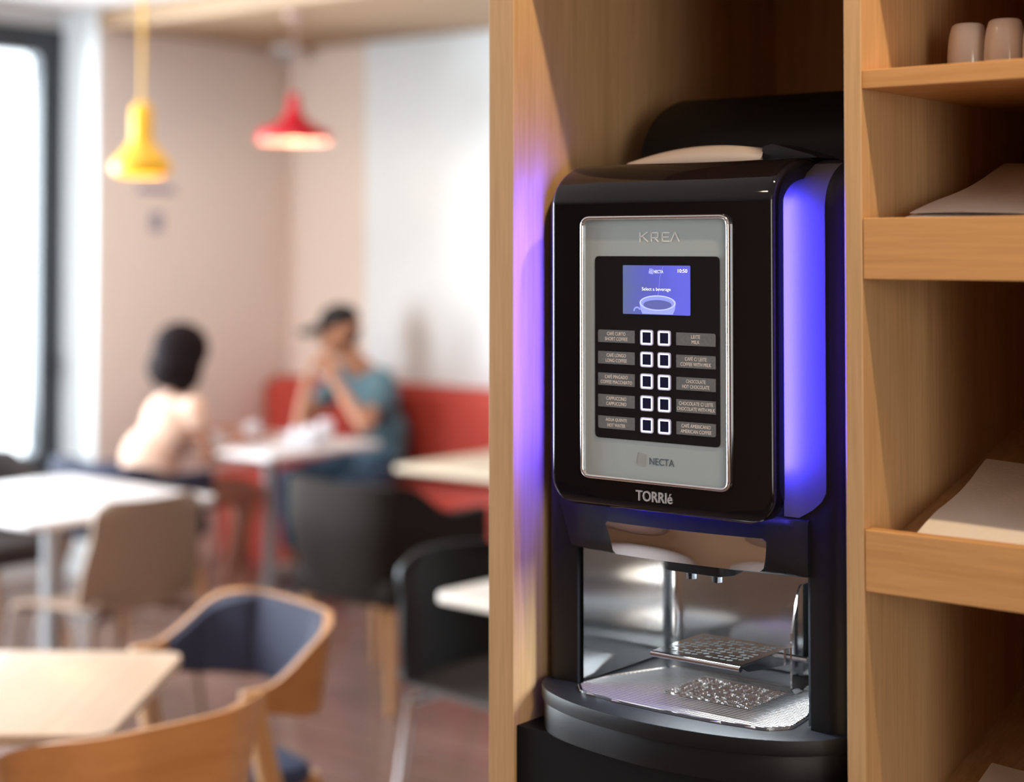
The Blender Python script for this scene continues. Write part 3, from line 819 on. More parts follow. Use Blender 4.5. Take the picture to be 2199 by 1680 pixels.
ring_prism(b, gl, inn, 'xy', 1.1155, GZ + .0018)
obj('grille_rim', b, m_chrome, gp)
b = B(); box(b, emb[0], emb[1], emb[2], emb[3], GZ - .0004, GZ + .0004, .0002, 1)
obj('emblem_plate', b, m_steel, gp)
b = B()
for j in range(13):
    yy = emb[2] + .006 + j * .0068
    for i in range(11):
        xx = emb[0] + .007 + i * .0106
        k = (i * 5 + j * 3) % 7
        r2 = ((i - 5) / 5.5) ** 2 + ((j - 6) / 7) ** 2
        if k in (2, 5) and r2 < .5: continue
        tbox(b, (xx, yy, GZ + .0008), (.0085 if k > 3 else .0055, .0030, .0018), (0, 0, radians(random.choice((-20, 0, 25, 8)))), .0008, 2)
obj('emblem_bumps', b, m_chrome, gp, 'raised patterned bumps')
# top handle cap
b = B()
F, K = [], []
for i in range(9):
    v = i / 8; yy = 1.690 + .055 * v; rf, rk = [], []
    for j in range(25):
        u = j / 24; x = -1.178 + (.200) * u
        arch = .0185 * (1 - (2 * (u - .60) / 1.28) ** 2) + .002
        front = .35 if i == 0 else (.82 if i == 1 else 1.0)
        rf.append((x + .004 * (1 - front), yy + .012 * (1 - u) , 1.7535 + arch * front)); rk.append((x, yy + .012 * (1 - u), 1.7532))
    F.append(rf); K.append(rk)
shell(b, F, K); bmesh.ops.recalc_face_normals(b, faces=b.faces)
obj('lid_cap', b, m_satsil, mc, 'satin silver lid grip', smooth=60)
b = B(); prism(b, rpoly([(-.978, 1.7535), (-.978, 1.769), (-.965, 1.772), (-.915, 1.758), (-.905, 1.7535)], .003, 3), 'xz', 1.695, 1.75, .002)
obj('lid_hinge', b, m_satin, mc)
# bean hopper
b = B(); F, K = [], []
pr = []
hy, hz = 1.768, 1.753
for k in range(13):
    a = pi / 2 * k / 12; pr.append((hy + .014 + .125 * (1 - cos(a)) , 1.762 + .088 * sin(a)))
pr = [(hy + .012, 1.7525)] + pr + [(2.12, 1.853), (2.15, 1.84), (2.155, 1.7525)]
prism(b, pr, 'yz', -1.212, -.860, .012)
obj('bean_hopper', b, M('black_hopper_plastic', (0.005, 0.005, 0.005), .5, spec=.2, vary=.1), mc, smooth=40)

# ================================================================== PENDANT LAMPS
def pendant(name, label, x, y, zb, prof_out, prof_in, m_out, m_in, m_cord, cr, ztop, bulb_z, power, col, br=.035):
    t = thing(name, label, 'pendant lamp', (x, y, ztop))
    b = B(); lathe(b, prof_out + prof_in, (x, y, zb), 48); bmesh.ops.recalc_face_normals(b, faces=b.faces)
    me = obj('lamp_shade', b, m_out, t, smooth=60)
    if m_in is not m_out:
        me.data.materials.append(m_in); no = len(prof_out)
        for p in me.data.polygons:
            if p.index >= (no) * 48: p.material_index = 1
    b = B(); top = prof_out[0][1]; tube(b, [(x, y, zb + top - .005), (x, y, ztop)], cr, 8); obj('cord', b, m_cord, t)
    b = B(); lathe(b, [(.0, 0), (.045, 0), (.045, -.018), (.04, -.024), (0, -.024)], (x, y, ztop), 24); obj('ceiling_rose', b, m_cord, t)
    b = B(); bmesh.ops.create_uvsphere(b, u_segments=20, v_segments=12, radius=br, matrix=Matrix.Translation((x, y, zb + bulb_z))); obj('bulb', b, m_bulb, t)
    l = bpy.data.lights.new(name + '_light', 'POINT'); l.energy = power; l.color = col; l.shadow_soft_size = br + .005
    o = bpy.data.objects.new(name + '_light', l); COL.objects.link(o); o.location = (x, y, zb + bulb_z - br - .008)
    return t
po = [(.0, .285), (.018, .284), (.034, .272), (.041, .255), (.042, .145), (.050, .122), (.082, .085), (.110, .055), (.117, .038), (.114, .020), (.100, .004), (.092, .0)]
pin = [(.088, .002), (.098, .012), (.106, .034), (.098, .055), (.070, .090), (.040, .130), (.030, .150), (.0, .152)]
pendant('pendant_lamp', 'yellow bottle-shaped pendant lamp on a thick yellow cord', -5.114, 4.107, 1.930, po, pin, m_yel, m_yel, m_ycord, .0075, ZC, .055, 5, (1, .75, .4))
ro = [(.0, .225), (.020, .224), (.026, .215), (.027, .170), (.034, .140), (.060, .105), (.110, .070), (.160, .050), (.172, .043), (.172, .0)]
rin = [(.168, .001), (.166, .040), (.105, .064), (.055, .098), (.030, .13), (.0, .14)]
pendant('pendant_lamp', 'red funnel-shaped pendant lamp hanging over the occupied table', -5.634, 5.42, 2.150, ro, rin, m_redl, m_redin, m_rcord, .003, ZS, .055, 9, (1, .74, .5), .045)

# ceiling alarm dome
b = B(); lathe(b, [(0, 0), (.075, 0), (.075, -.018), (.055, -.03), (0, -.031)], (-6.62, 6.30, ZS), 28); bmesh.ops.recalc_face_normals(b, faces=b.faces)
dm = obj('ceiling_detector', b, m_ceil, base=(-6.62, 6.30, ZS)); props(dm, 'small white round detector with a grey lens under the slatted ceiling', 'detector')
b = B(); bmesh.ops.create_uvsphere(b, u_segments=20, v_segments=12, radius=.045, matrix=Matrix.Translation((-6.62, 6.30, ZS - .038))); obj('lens', b, m_lens, dm, 'grey lens')
# wall plates
b = B(); prism(b, rrect(5.425, 5.665, 1.935, 1.972, .008, 3), 'yz', XA, XA + .006, .001)
props(obj('wall_sign', b, m_slate, base=(XA, 5.545, 1.95)), 'wide flat slate-blue wall plate, the upper of the two on the corner wall', 'sign')
b = B(); prism(b, rrect(5.505, 5.585, 1.735, 1.835, .012, 3), 'yz', XA, XA + .006, .001)
props(obj('wall_sign', b, m_slate, base=(XA, 5.545, 1.785)), 'small upright slate-blue wall plate, the lower of the two on the corner wall', 'sign')

# ================================================================== RED BANQUETTE
bq = thing('banquette', 'long red upholstered banquette bench along the far wall', 'bench', (-4.5, 6.2, 0))
bx0, bx1 = XA + .01, -2.4
b = B(); box(b, bx0, bx1, 6.34, YB - .021, .40, .945, .025, 4); obj('backrest', b, m_red, bq)
n = 4
for k in range(n):
    w = (bx1 - bx0) / n; b = B(); box(b, bx0 + k * w + .004, bx0 + (k + 1) * w - .004, 6.29, 6.345, .52, .915, .02, 4); obj('back_cushion', b, m_red, bq)
    b = B(); box(b, bx0 + k * w + .004, bx0 + (k + 1) * w - .004, 5.93, 6.34, .34, .47, .03, 4); obj('seat_cushion', b, m_red, bq)
b = B(); box(b, bx0, bx1, 5.97, YB - .021, .0, .345, .01, 2); obj('base', b, m_red, bq)

# ================================================================== TABLES
def table(label, cx, cy, w, d, rz, mtop, th=.024, rad=.04, zt=.74, group='cafe tables', foot='disc', postr=.035):
    t = thing('cafe_table', label, 'table', (cx, cy, 0), rz, None)
    b = B(); prism(b, rrect(-w / 2, w / 2, -d / 2, d / 2, rad, 6), 'xy', zt - th, zt, .004); obj('table_top', b, mtop, t, world=False)
    b = B(); tube(b, [(0, 0, .02), (0, 0, zt - th)], postr, 20); obj('post', b, m_post, t, world=False)
    b = B(); lathe(b, [(0, .0), (.23, 0), (.23, .008), (.20, .014), (.05, .022), (0, .022)], n=36); bmesh.ops.recalc_face_normals(b, faces=b.faces); obj('foot_plate', b, m_post, t, world=False)
    return t
ct = table('white square cafe table where the two people sit', -5.72, 5.36, .76, .72, 0, m_ttopw)
table('white rounded cafe table beside the window with a beige chair at it', -5.10, 3.70, .92, .82, 0, m_ttopw, rad=.08, postr=.04)
table('pale wooden cafe table with rounded corners in front, between two ply armchairs', -3.055, 1.975, .82, .64, radians(37), m_birch, rad=.05)
table('tan wooden cafe table in front of the red banquette', -3.95, 5.46, 1.55, .68, 0, m_tan, rad=.02)
table('pale cafe table with only its rounded corner showing beside the cabinet', -2.46, 3.66, .86, .76, radians(-3), m_ttop, rad=.05)

# ================================================================== PLY ARMCHAIRS (local: faces -y)
def ply_path(off=0.0, k=10):
    h = .256 + off; rr = .10
    pts = [(-h - .006, .03), (-h - .004, .08), (-h, .14), (-h + .012, .205 + off), (-h + .085, .262 + off), (-.12, .285 + off), (0, .290 + off), (.12, .285 + off), (h - .085, .262 + off), (h - .012, .205 + off), (h, .14), (h + .004, .08), (h + .006, .03)]
    return [(p.x, p.y) for p in smooth_path([(a, c, 0) for a, c in pts], 5)]
def ply_chair(label, loc, rz):
    t = thing('ply_armchair', label, 'chair', (0, 0, 0), 0, 'ply armchairs with dark padding')
    P_ = ply_path(0); Q = ply_path(.014); I = ply_path(-.022)
    def ztop(y): s = max(0, min(1, (y - .03) / .24)); return .672 + .118 * (3 * s * s - 2 * s ** 3)
    def zbot(y): s = max(0, min(1, (y - .03) / .14)); return .615 - .03 * s
    b = B(); n = 5
    tp = lambda i: .93 + .07 * i / 5
    F = [[(x * tp(i), y * tp(i), zbot(y) + (ztop(y) - zbot(y)) * i / n) for x, y in Q] for i in range(n + 1)]
    K = [[(x * tp(i), y * tp(i), zbot(y) + (ztop(y) - zbot(y)) * i / n) for x, y in P_] for i in range(n + 1)]
    shell(b, F, K); bmesh.ops.recalc_face_normals(b, faces=b.faces); obj('ply_shell', b, m_ply, t, world=False, smooth=50)
    b = B(); lo, hi = 5, len(P_) - 5
    F = [[(x * tp(i), y * tp(i), zbot(y) + .004 + (ztop(y) - zbot(y) - .008) * i / n) for x, y in P_[lo:hi]] for i in range(n + 1)]
    K = [[(x * tp(i), y * tp(i), zbot(y) + .012 + (ztop(y) - zbot(y) - .022) * i / n) for x, y in I[lo:hi]] for i in range(n + 1)]
    shell(b, F, K); bmesh.ops.recalc_face_normals(b, faces=b.faces); obj('back_padding', b, m_navy, t, world=False, label='dark navy padding', smooth=50)
    for s in (-1, 1):
        b = B(); x = s * .266
        tbox(b, (x, .015, .655), (.028, .060, .034), (0, 0, 0), .006, 2); obj('arm_block', b, m_leg, t, world=False)
        b = B(); prof = [(x, .010, .665), (x + s * .012, .05, .47), (x + s * .045, .14, .0)]
        tube(b, prof, [.030, .034, .020], 12, sx=.75); obj('leg', b, m_leg, t, world=False)
        b = B(); tube(b, [(s * .19, .21, .43), (s * .235, .38, .0)], [.022, .014], 10); obj('leg', b, m_leg, t, world=False)
    b = B(); prism(b, rpoly([(-.235, -.24), (.235, -.24), (.215, .22), (-.215, .22)], .06, 5), 'xy', .415, .462, .014); obj('seat', b, m_bluepad, t, world=False)
    b = B(); box(b, -.20, .20, -.17, .19, .385, .417, .004, 1); obj('seat_frame', b, m_leg, t, world=False)
    t.location = loc; t.rotation_euler = (0, 0, rz); return t
pA = ply_chair('ply armchair with navy padding, seen from behind at the picture bottom', (-2.659, 2.005, 0), -1.735)
pB = dup(pA, (-3.012, 2.566, 0), -.208, 'ply armchair open towards the table with its right arm and leg showing')

# ================================================================== UPHOLSTERED TUB CHAIRS (local: faces -y)
def tub_chair(label, loc, rz, mat, name, w=.58, dep=.50, zb=.80, za=.68, legm=m_leg):
    t = thing(name, label, 'chair', (0, 0, 0), 0)
    h = w / 2
    def path(o):
        pts = [(-h + o, -dep * .45), (-h + o, 0), (-h + o + .01, dep * .32), (-h + .09 + o, dep * .5 - o), (0, dep * .55 - o), (h - .09 - o, dep * .5 - o), (h - o - .01, dep * .32), (h - o, 0), (h - o, -dep * .45)]
        return [(p.x, p.y) for p in smooth_path([(a, c, 0) for a, c in pts], 5)]
    def zt(y): s = max(0, min(1, (y + dep * .10) / (dep * .48))); return za + (zb - za) * (3 * s * s - 2 * s ** 3)
    b = B(); n = 8
    def grid(o):
        g = []
        for i in range(n + 1):
            v = i / n; tap = .80 + .20 * min(1, v * 1.6)
            g.append([(x * tap, y * tap, .37 + (zt(y) - .37) * v) for x, y in path(o)])
        return g
    shell(b, grid(0), grid(.045)); bmesh.ops.recalc_face_normals(b, faces=b.faces); obj('tub_shell', b, mat, t, world=False, smooth=60)
    b = B(); box(b, -h * .86, h * .86, -dep * .5, dep * .42, .36, .465, .03, 4); obj('seat', b, mat, t, world=False)
    for sx in (-1, 1):
        for sy in (-1, 1):
            b = B(); tube(b, [(sx * w * .33, sy * dep * .32, .375), (sx * w * .46, sy * dep * .46, 0)], [.026, .016], 10); obj('leg', b, legm, t, world=False)
    t.location = loc; t.rotation_euler = (0, 0, rz); return t
tub_chair('charcoal upholstered tub chair on wooden legs before the tan table', (-4.27, 4.58, 0), radians(180), m_grey, 'tub_chair', .60, .56)
tub_chair('navy low tub chair in which the woman sits', (-5.98, 4.74, 0), radians(176), m_navy, 'tub_chair', .64, .50, .715, .66)
tub_chair('dark brown tub chair at the window end of the white table', (-6.02, 3.98, 0), radians(90), M('dark_brown_leather', (.035, .024, .022), .5, vary=.1), 'tub_chair', .62, .56, .78, .66)

# ================================================================== MOULDED CHAIRS (local: faces -y)
def shell_chair(label, loc, rz, mat, legm, w=.46, zt=.825, name='moulded_chair', seatmat=None):
    t = thing(name, label, 'chair', (0, 0, 0), 0)
    b = B(); F, K = [], []
    n = 12
    for i in range(n + 1):
        v = i / n; z = .475 + (zt - .475) * v; rf, rk = [], []
        wv = w * (.90 + .10 * sin(pi * min(1, v + .35)))
        rc = .06; dz = zt - z
        if dz < rc: wv -= 2 * (rc - sqrt(rc * rc - (rc - dz) ** 2))
        for j in range(17):
            u = j / 16 * 2 - 1; x = u * wv / 2; y = .20 + .06 * v - .055 * u * u
            rf.append((x, y, z)); rk.append((x, y + .012, z))
        F.append(rf); K.append(rk)
    shell(b, F, K); bmesh.ops.recalc_face_normals(b, faces=b.faces); obj('backrest', b, mat, t, world=False, smooth=50)
    b = B(); F, K = [], []
    for i in range(13):
        v = i / 12; rf, rk = [], []
        for j in range(15):
            u = j / 14 * 2 - 1; wv = w * (.86 + .10 * v); rc = .08; d = (1 - v) * .44
            if d < .0: d = 0
            e = min(v, 1 - v) * .44
            if (1 - v) * .44 < rc and False: pass
            x = u * wv / 2; y = .215 - .44 * v
            z = .445 + .03 * u * u * (1 - v * .5) + (.03 * (1 - v / .15) ** 2 if v < .15 else 0) - (.02 * ((v - .8) / .2) ** 2 if v > .8 else 0)
            rf.append((x, y, z)); rk.append((x, y, z - .014))
        F.append(rf); K.append(rk)
    shell(b, F, K); bmesh.ops.recalc_face_normals(b, faces=b.faces); obj('seat', b, seatmat or mat, t, world=False, smooth=50)
    for sx in (-1, 1):
        for sy, yy in ((-1, -.20), (1, .17)):
            b = B(); tube(b, smooth_path([(sx * .10, yy * .8, .428), (sx * .19, yy, .418), (sx * .205, yy * 1.05, .38), (sx * .235, yy * 1.25, .0)], 4), .0125, 10); obj('leg', b, legm, t, world=False)
    t.location = loc; t.rotation_euler = (0, 0, rz); return t
shell_chair('beige moulded chair seen from behind at the white window-side table', (-4.64, 3.60, 0), radians(-90), m_beige, wood('brown_leg', (.22, .13, .08), (.17, .10, .06), 'Z'), .50, .82)
shell_chair('black moulded chair with chrome legs, half hidden by the cabinet', (-2.872, 3.575, 0), radians(90), m_blkf, m_chrome, .50, .80, seatmat=M('dark_grey_seat_pad', (.075, .062, .055), .5, vary=.1))

# ================================================================== PEOPLE
def capsule_chain(bm, pts, rads, n=14):
    P_ = [Vector(p) for p in pts]
    tube(bm, P_, list(rads), n)
    for p, r in zip(P_, rads): bmesh.ops.create_uvsphere(bm, u_segments=n, v_segments=8, radius=r, matrix=Matrix.Translation(p))
def ell(bm, c, r, rot=(0, 0, 0)):
    m = Matrix.Translation(c) @ (rot if isinstance(rot, Matrix) else Euler(rot).to_matrix().to_4x4()) @ Matrix.Diagonal((r[0], r[1], r[2], 1))
    bmesh.ops.create_uvsphere(bm, u_segments=24, v_segments=16, radius=1, matrix=m)
def fuse(bm, voxel=.008, it=4, cuts=None):
    me = bpy.data.meshes.new('x'); bm.to_mesh(me); bm.free(); o = bpy.data.objects.new('x', me); COL.objects.link(o)
    md = o.modifiers.new('r', 'REMESH'); md.mode = 'VOXEL'; md.voxel_size = voxel
    sm = o.modifiers.new('s', 'SMOOTH'); sm.iterations = it; sm.factor = .5
    dg = bpy.context.evaluated_depsgraph_get(); m2 = bpy.data.meshes.new_from_object(o.evaluated_get(dg))
    r = B(); r.from_mesh(m2); bpy.data.meshes.remove(m2); bpy.data.objects.remove(o); bpy.data.meshes.remove(me)
    return r
def basis(f, up=(0, 0, 1)):
    f = Vector(f).normalized(); u = Vector(up); r = f.cross(u).normalized(); u = r.cross(f).normalized()
    return r, f, u      # right, forward, up
def head(bm, c, f, up=(0, 0, 1), s=1.0):
    r, f, u = basis(f, up); R3 = Matrix((r, f, u)).transposed().to_4x4(); c = Vector(c)
    at = lambda a, b_, d: c + (r * a + f * b_ + u * d) * s
    ell(bm, at(0, -.012, .025), (.076 * s, .095 * s, .098 * s), R3)          # cranium
    ell(bm, at(0, .022, -.040), (.058 * s, .066 * s, .075 * s), R3)          # face and jaw
    ell(bm, at(0, .068, -.092), (.024 * s, .020 * s, .020 * s), R3)          # chin
    tube(bm, [at(0, .082, .005), at(0, .100, -.020), at(0, .106, -.034)], [.009 * s, .012 * s, .013 * s], 8)
    ell(bm, at(0, .097, -.036), (.017 * s, .013 * s, .010 * s), R3)          # nose
    ell(bm, at(0, .080, .022), (.050 * s, .014 * s, .010 * s), R3)           # brow
    for q in (-1, 1):
        ell(bm, at(q * .077, -.008, -.015), (.010 * s, .020 * s, .030 * s), R3)   # ears
        ell(bm, at(q * .040, .060, -.030), (.020 * s, .018 * s, .022 * s), R3)    # cheeks
    ell(bm, at(0, .084, -.062), (.023 * s, .010 * s, .009 * s), R3)          # lips
    return at, R3
def hand(bm, w, d, palm_n, curl=.6, side=1, s=1.0):
    """w wrist, d direction to the knuckles, palm_n palm normal (curl towards it)"""
    w = Vector(w); d = Vector(d).normalized(); n = Vector(palm_n); n = (n - d * n.dot(d)).normalized(); a = d.cross(n) * side
    R3 = Matrix((a, d, n)).transposed().to_4x4()
    ell(bm, w + d * .045 * s, (.040 * s, .052 * s, .015 * s), R3)
    ell(bm, w + d * .012 * s, (.028 * s, .028 * s, .019 * s), R3)
    for k, (o, L, sp_) in enumerate(((-.030, .068, -.12), (-.010, .078, -.03), (.010, .073, .05), (.029, .058, .14))):
        p = w + d * (.086 - .004 * abs(k - 1)) * s + a * o * s; dd = (d + a * sp_).normalized(); pts = [p - dd * .02 * s, p]
        ang = 0
        for seg, fr in enumerate((.45, .30, .25)):
            ang += curl * (.55 + .25 * seg)
            q = dd * cos(ang) + n * sin(ang); p = p + q * L * fr * s; pts.append(p)
        capsule_chain(bm, pts, [.0095 * s, .0092 * s, .0086 * s, .0080 * s, .0070 * s], 8)
    p = w + d * .020 * s - a * .026 * s; q = (d * .55 - a * .75 + n * .35).normalized(); q2 = (d * .85 - a * .25 + n * .5).normalized()
    capsule_chain(bm, [p, p + q * .034 * s, p + q * .034 * s + q2 * .028 * s, p + q * .034 * s + q2 * .050 * s], [.014 * s, .0115 * s, .0105 * s, .0085 * s], 8)

def man():
    t = thing('person', 'man in a teal T-shirt and black cap leaning on the table, hands at his chin', 'person', (-5.80, 6.15, 0))
    Hc = Vector((-5.895, 5.985, 1.232)); f = (-.50, -.84, -.18)
    neck = Vector((-5.865, 6.05, 1.085)); chest = Vector((-5.80, 6.13, .90)); waist = Vector((-5.80, 6.21, .70)); pel = Vector((-5.80, 6.16, .57))
    shL = Vector((-5.665, 6.06, .985)); shR = Vector((-6.03, 6.155, .985))
    elL = Vector((-5.545, 5.81, .785)); elR = Vector((-5.905, 5.73, .785))
    haL = Vector((-5.755, 5.80, 1.020)); haR = Vector((-5.880, 5.765, 1.015))
    b = B()
    at, R3 = head(b, Hc, f, s=1.08)
    capsule_chain(b, [Hc + Vector((0.01, .03, -.05)), neck, chest + Vector((0, 0, .08))], [.052, .056, .075])
    capsule_chain(b, [shL, chest + Vector((0, 0, .07)), shR], [.050, .075, .050])
    ell(b, chest, (.155, .105, .14), (0, 0, -.25)); ell(b, waist, (.140, .105, .13), (0, 0, -.2)); ell(b, pel, (.165, .125, .105), (0, 0, 0))
    capsule_chain(b, [shL, (shL + elL) / 2, elL], [.052, .045, .037]); capsule_chain(b, [elL, elL * .6 + haL * .4, haL], [.037, .036, .025])
    capsule_chain(b, [shR, (shR + elR) / 2, elR], [.052, .045, .037]); capsule_chain(b, [elR, elR * .6 + haR * .4, haR], [.037, .036, .025])
    hand(b, haL, (-.45, -.10, .85), (-.5, .5, -.1), 1.0, 1); hand(b, haR, (.35, .0, .9), (.5, .5, -.1), 1.0, -1)
    hips = [(-5.70, 6.10, .54), (-5.90, 6.10, .54)]; kn = [(-5.56, 5.72, .50), (-5.98, 5.72, .50)]; an = [(-5.50, 5.82, .09), (-6.02, 5.80, .09)]
    for h_, k_, a_ in zip(hips, kn, an):
        capsule_chain(b, [h_, (Vector(h_) + Vector(k_)) / 2, k_], [.082, .074, .056]); capsule_chain(b, [k_, Vector(k_) * .6 + Vector(a_) * .4, a_], [.055, .052, .036])
        ell(b, Vector(a_) + Vector((0, -.05, -.045)), (.042, .105, .040))
    bd = obj('body', fuse(b, .0075, 3), m_skin, t, smooth=180)
    # clothes
    b = B(); ell(b, chest, (.172, .122, .155), (0, 0, -.25)); ell(b, waist, (.158, .124, .15), (0, 0, -.2)); ell(b, pel + Vector((0, .01, .03)), (.172, .130, .10))
    capsule_chain(b, [shL, chest + Vector((0, 0.01, .065)), shR], [.064, .088, .064])
    for s_, e_ in ((shL, elL), (shR, elR)): capsule_chain(b, [s_, s_ * .45 + e_ * .55], [.066, .058])
    obj('tshirt', fuse(b, .010, 6), m_teal, t, smooth=180)
    b = B()
    for h_, k_, a_ in zip(hips, kn, an):
        capsule_chain(b, [h_, (Vector(h_) + Vector(k_)) / 2, k_], [.092, .083, .066]); capsule_chain(b, [k_, Vector(k_) * .25 + Vector(a_) * .75], [.066, .052])
    ell(b, pel - Vector((0, 0, .01)), (.175, .135, .105)); obj('jeans', fuse(b, .012, 5), m_denim, t, smooth=180)
    for a_ in an:
        b = B(); ell(b, Vector(a_) + Vector((0, -.055, -.042)), (.048, .125, .047)); bb = fuse(b, .008, 2)
        for v in bb.verts: v.co.z = max(v.co.z, .003)
        obj('shoe', bb, m_shoe, t, smooth=180)
    # cap and hair
    b = B(); ell(b, at(0, -.020, -.005), (.079, .090, .080), R3); bb = fuse(b, .008, 2)
    r, ff, u = basis(f)
    dele = [v for v in bb.verts if (v.co - Hc).dot(ff) > .02]
    bmesh.ops.delete(bb, geom=dele, context='VERTS'); obj('hair', bb, m_hair, t, smooth=180)
    b = B(); ell(b, at(0, -.010, .052), (.086, .104, .082), R3)
    P1 = []
    for i in range(13):
        a = radians(-58 + 116 * i / 12); P1.append((a))
    F, K = [], []
    for k in range(5):
        rr = .080 + .105 * k / 4
        F.append([tuple(at(sin(a) * (.078), .045 + cos(a) * .040 + (rr - .08) * cos(a) ** .6, .040 - .016 * k / 4 - .012 * abs(sin(a)) ** 2 + .014)) for a in P1])
        K.append([tuple(at(sin(a) * (.078), .045 + cos(a) * .040 + (rr - .08) * cos(a) ** .6, .040 - .016 * k / 4 - .012 * abs(sin(a)) ** 2 - .010)) for a in P1])
    shell(b, F, K); bmesh.ops.recalc_face_normals(b, faces=b.faces)
    bb = fuse(b, .005, 2)
    obj('cap', bb, m_cap, t, 'black peaked cap', smooth=180)
    for q in (-1, 1):
        b = B(); ell(b, at(q * .032, .079, .003), (.012, .008, .008), R3); obj('eye', b, m_eye, bd, smooth=180)
    b = B(); ell(b, at(0, .087, -.062), (.021, .009, .0075), R3); obj('mouth', b, m_lip, bd, smooth=180)
man()

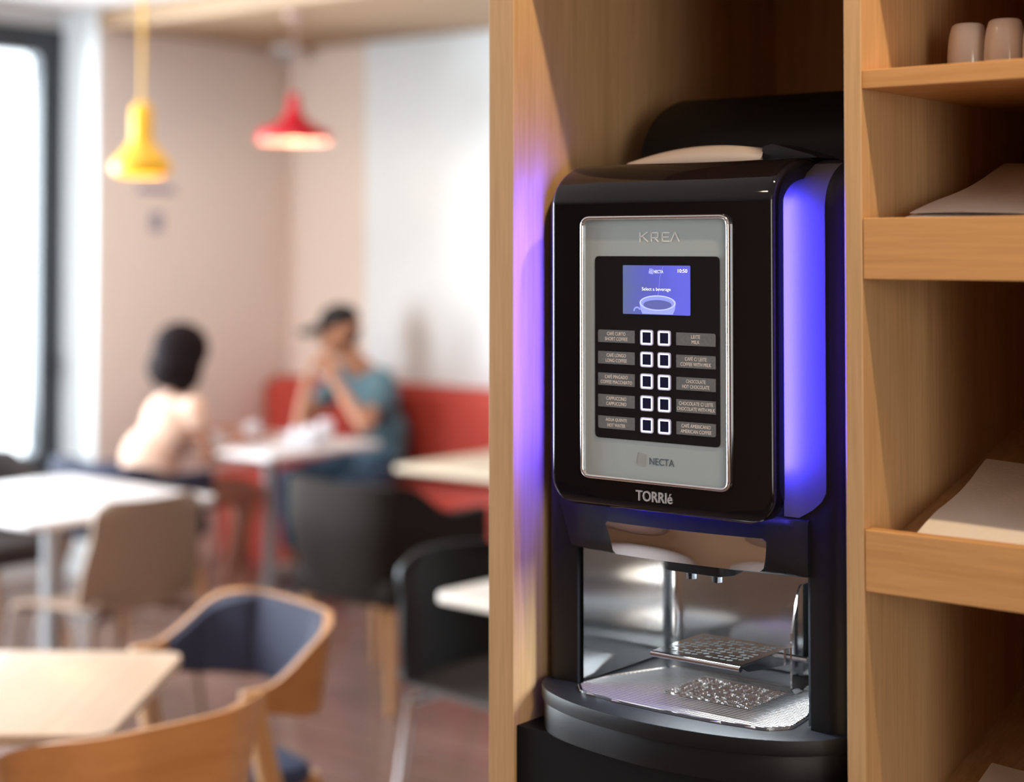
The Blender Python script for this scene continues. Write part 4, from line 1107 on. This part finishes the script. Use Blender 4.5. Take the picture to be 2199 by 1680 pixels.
def woman():
    t = thing('person', 'woman with a black bob in a pale peach top, sitting with her back turned', 'person', (-5.93, 4.93, 0))
    Hc = Vector((-5.925, 5.00, 1.158)); f = (.42, .88, -.22)
    neck = Vector((-5.925, 4.985, 1.02)); chest = Vector((-5.95, 4.95, .84)); waist = Vector((-6.0, 4.88, .68)); pel = Vector((-6.00, 4.86, .565))
    shR = Vector((-5.765, 4.935, .935)); shL = Vector((-6.085, 5.06, .935))
    elR = Vector((-5.725, 4.985, .70)); elL = Vector((-6.02, 5.25, .775))
    haR = Vector((-5.690, 5.185, .772)); haL = Vector((-5.865, 5.36, .775))
    b = B()
    at, R3 = head(b, Hc, f, s=.95)
    capsule_chain(b, [Hc + Vector((-.01, -.01, -.05)), neck, chest + Vector((0, 0, .08))], [.044, .047, .062])
    capsule_chain(b, [shL, chest + Vector((0, 0, .07)), shR], [.042, .065, .042])
    rz = -.35
    ell(b, chest, (.130, .090, .13), (0, 0, rz)); ell(b, waist, (.115, .088, .13), (0, 0, rz)); ell(b, pel, (.165, .130, .105), (0, 0, rz))
    capsule_chain(b, [shL, (shL + elL) / 2, elL], [.044, .037, .031]); capsule_chain(b, [elL, elL * .6 + haL * .4, haL], [.031, .030, .021])
    capsule_chain(b, [shR, (shR + elR) / 2, elR], [.044, .037, .031]); capsule_chain(b, [elR, elR * .6 + haR * .4, haR], [.031, .030, .021])
    hand(b, haR, (.25, .95, .0), (0, 0, -1), .25, -1, .92); hand(b, haL, (.75, .55, 0), (0, 0, -1), .25, 1, .92)
    hips = [(-5.91, 4.90, .53), (-6.06, 4.95, .53)]; kn = [(-5.755, 5.27, .515), (-5.90, 5.34, .515)]; an = [(-5.86, 5.21, .085), (-5.915, 5.36, .085)]
    for h_, k_, a_ in zip(hips, kn, an):
        capsule_chain(b, [h_, (Vector(h_) + Vector(k_)) / 2, k_], [.078, .068, .050]); capsule_chain(b, [k_, Vector(k_) * .6 + Vector(a_) * .4, a_], [.050, .048, .031])
        ell(b, Vector(a_) + Vector((.02, .045, -.045)), (.036, .095, .036), (0, 0, -.3))
    bd = obj('body', fuse(b, .0075, 3), m_skinw, t, smooth=180)
    b = B(); ell(b, chest, (.168, .120, .150), (0, 0, rz)); ell(b, waist, (.165, .130, .16), (0, 0, rz)); ell(b, pel + Vector((0, 0, .03)), (.190, .150, .10), (0, 0, rz))
    capsule_chain(b, [shL * .9 + chest * .1, chest + Vector((0, -.005, .062)), shR * .9 + chest * .1], [.050, .078, .050])
    capsule_chain(b, [shL, shL * .72 + elL * .28], [.053, .050]); capsule_chain(b, [shR, shR * .72 + elR * .28], [.053, .050])
    obj('top', fuse(b, .010, 6), m_peach, t, 'loose pale peach top', smooth=180)
    b = B(); ell(b, pel - Vector((0, 0, .01)), (.180, .145, .105), (0, 0, rz))
    for h_, k_ in zip(hips, kn): capsule_chain(b, [h_, Vector(h_) * .62 + Vector(k_) * .38], [.090, .080])
    obj('skirt', fuse(b, .012, 5), m_dark, t, 'short dark skirt', smooth=180)
    for a_ in an:
        b = B(); ell(b, Vector(a_) + Vector((.02, .05, -.050)), (.040, .108, .034), (0, 0, -.3)); bb = fuse(b, .008, 2)
        for v in bb.verts: v.co.z = max(v.co.z, .003)
        obj('shoe', bb, m_shoe, t, smooth=180)
    # bob haircut
    b = B(); ell(b, at(.008, -.018, .030), (.126, .128, .124), R3); ell(b, at(.006, -.048, -.068), (.142, .104, .104), R3)
    ell(b, at(.100, -.002, -.072), (.046, .082, .108), R3); ell(b, at(-.095, -.005, -.068), (.044, .080, .104), R3)
    ell(b, at(0, .060, .078), (.078, .042, .044), R3)
    obj('hair', fuse(b, .008, 4), m_hair, t, 'black chin-length bob', smooth=180)
    for q in (-1, 1):
        b = B(); ell(b, at(q * .032, .080, .003), (.012, .008, .008), R3); obj('eye', b, m_eye, bd, smooth=180)
    b = B(); ell(b, at(0, .087, -.062), (.019, .008, .0075), R3); obj('mouth', b, m_lip, bd, smooth=180)
woman()

# ================================================================== THINGS ON THE COUPLE'S TABLE
m_paper = M('white_paper', (.80, .79, .84), .8, vary=.03)
def crumple(x, y, z, r, seed, label):
    rnd = random.Random(seed); b = B(); bmesh.ops.create_icosphere(b, subdivisions=4, radius=1)
    ph = [rnd.uniform(0, 6) for _ in range(6)]
    for v in b.verts:
        n_ = v.co.normalized()
        k = 1 + .16 * sin(5 * n_.x + ph[0]) * sin(6 * n_.y + ph[1]) + .10 * sin(11 * n_.y + 9 * n_.z + ph[2]) + .05 * sin(19 * n_.x + ph[3])
        v.co = Vector((n_.x * r[0] * k, n_.y * r[1] * k, max(0.0, (n_.z + .55) * r[2] * k)))
    o = obj('paper_bag', b, m_paper, base=(0, 0, 0)); o.location = (x, y, z); props(o, label, 'paper bag'); return o
TZ = .7402
crumple(-5.87, 5.12, TZ, (.075, .06, .04), 2, 'crumpled white paper bag beside the seated woman')
crumple(-5.52, 5.40, TZ, (.09, .10, .05), 5, 'crumpled white paper bag before the man in the teal T-shirt')
b = B(); box(b, -5.70, -5.42, 5.06, 5.26, TZ, TZ + .006, .002, 1); props(obj('paper_mat', b, m_paper), 'flat white paper sheet at the near corner of the occupied table', 'paper')
def pcup(x, y, label):
    t = thing('paper_cup', label, 'cup', (x, y, TZ), 0, 'cups on the occupied table')
    b = B(); lathe(b, [(0, 0), (.026, 0), (.036, .085), (.034, .085), (.025, .004), (0, .004)], n=24); bmesh.ops.recalc_face_normals(b, faces=b.faces); obj('cup', b, m_paper, t, world=False)
    b = B(); lathe(b, [(0, .094), (.030, .094), (.032, .088), (.038, .086), (.038, .082), (0, .082)], n=24); bmesh.ops.recalc_face_normals(b, faces=b.faces); obj('lid', b, m_paper, t, world=False)
pcup(-5.60, 5.60, 'white paper cup with lid beside the elbow of the capped man')
pcup(-5.78, 5.30, 'white paper cup with lid in the middle of the occupied table')
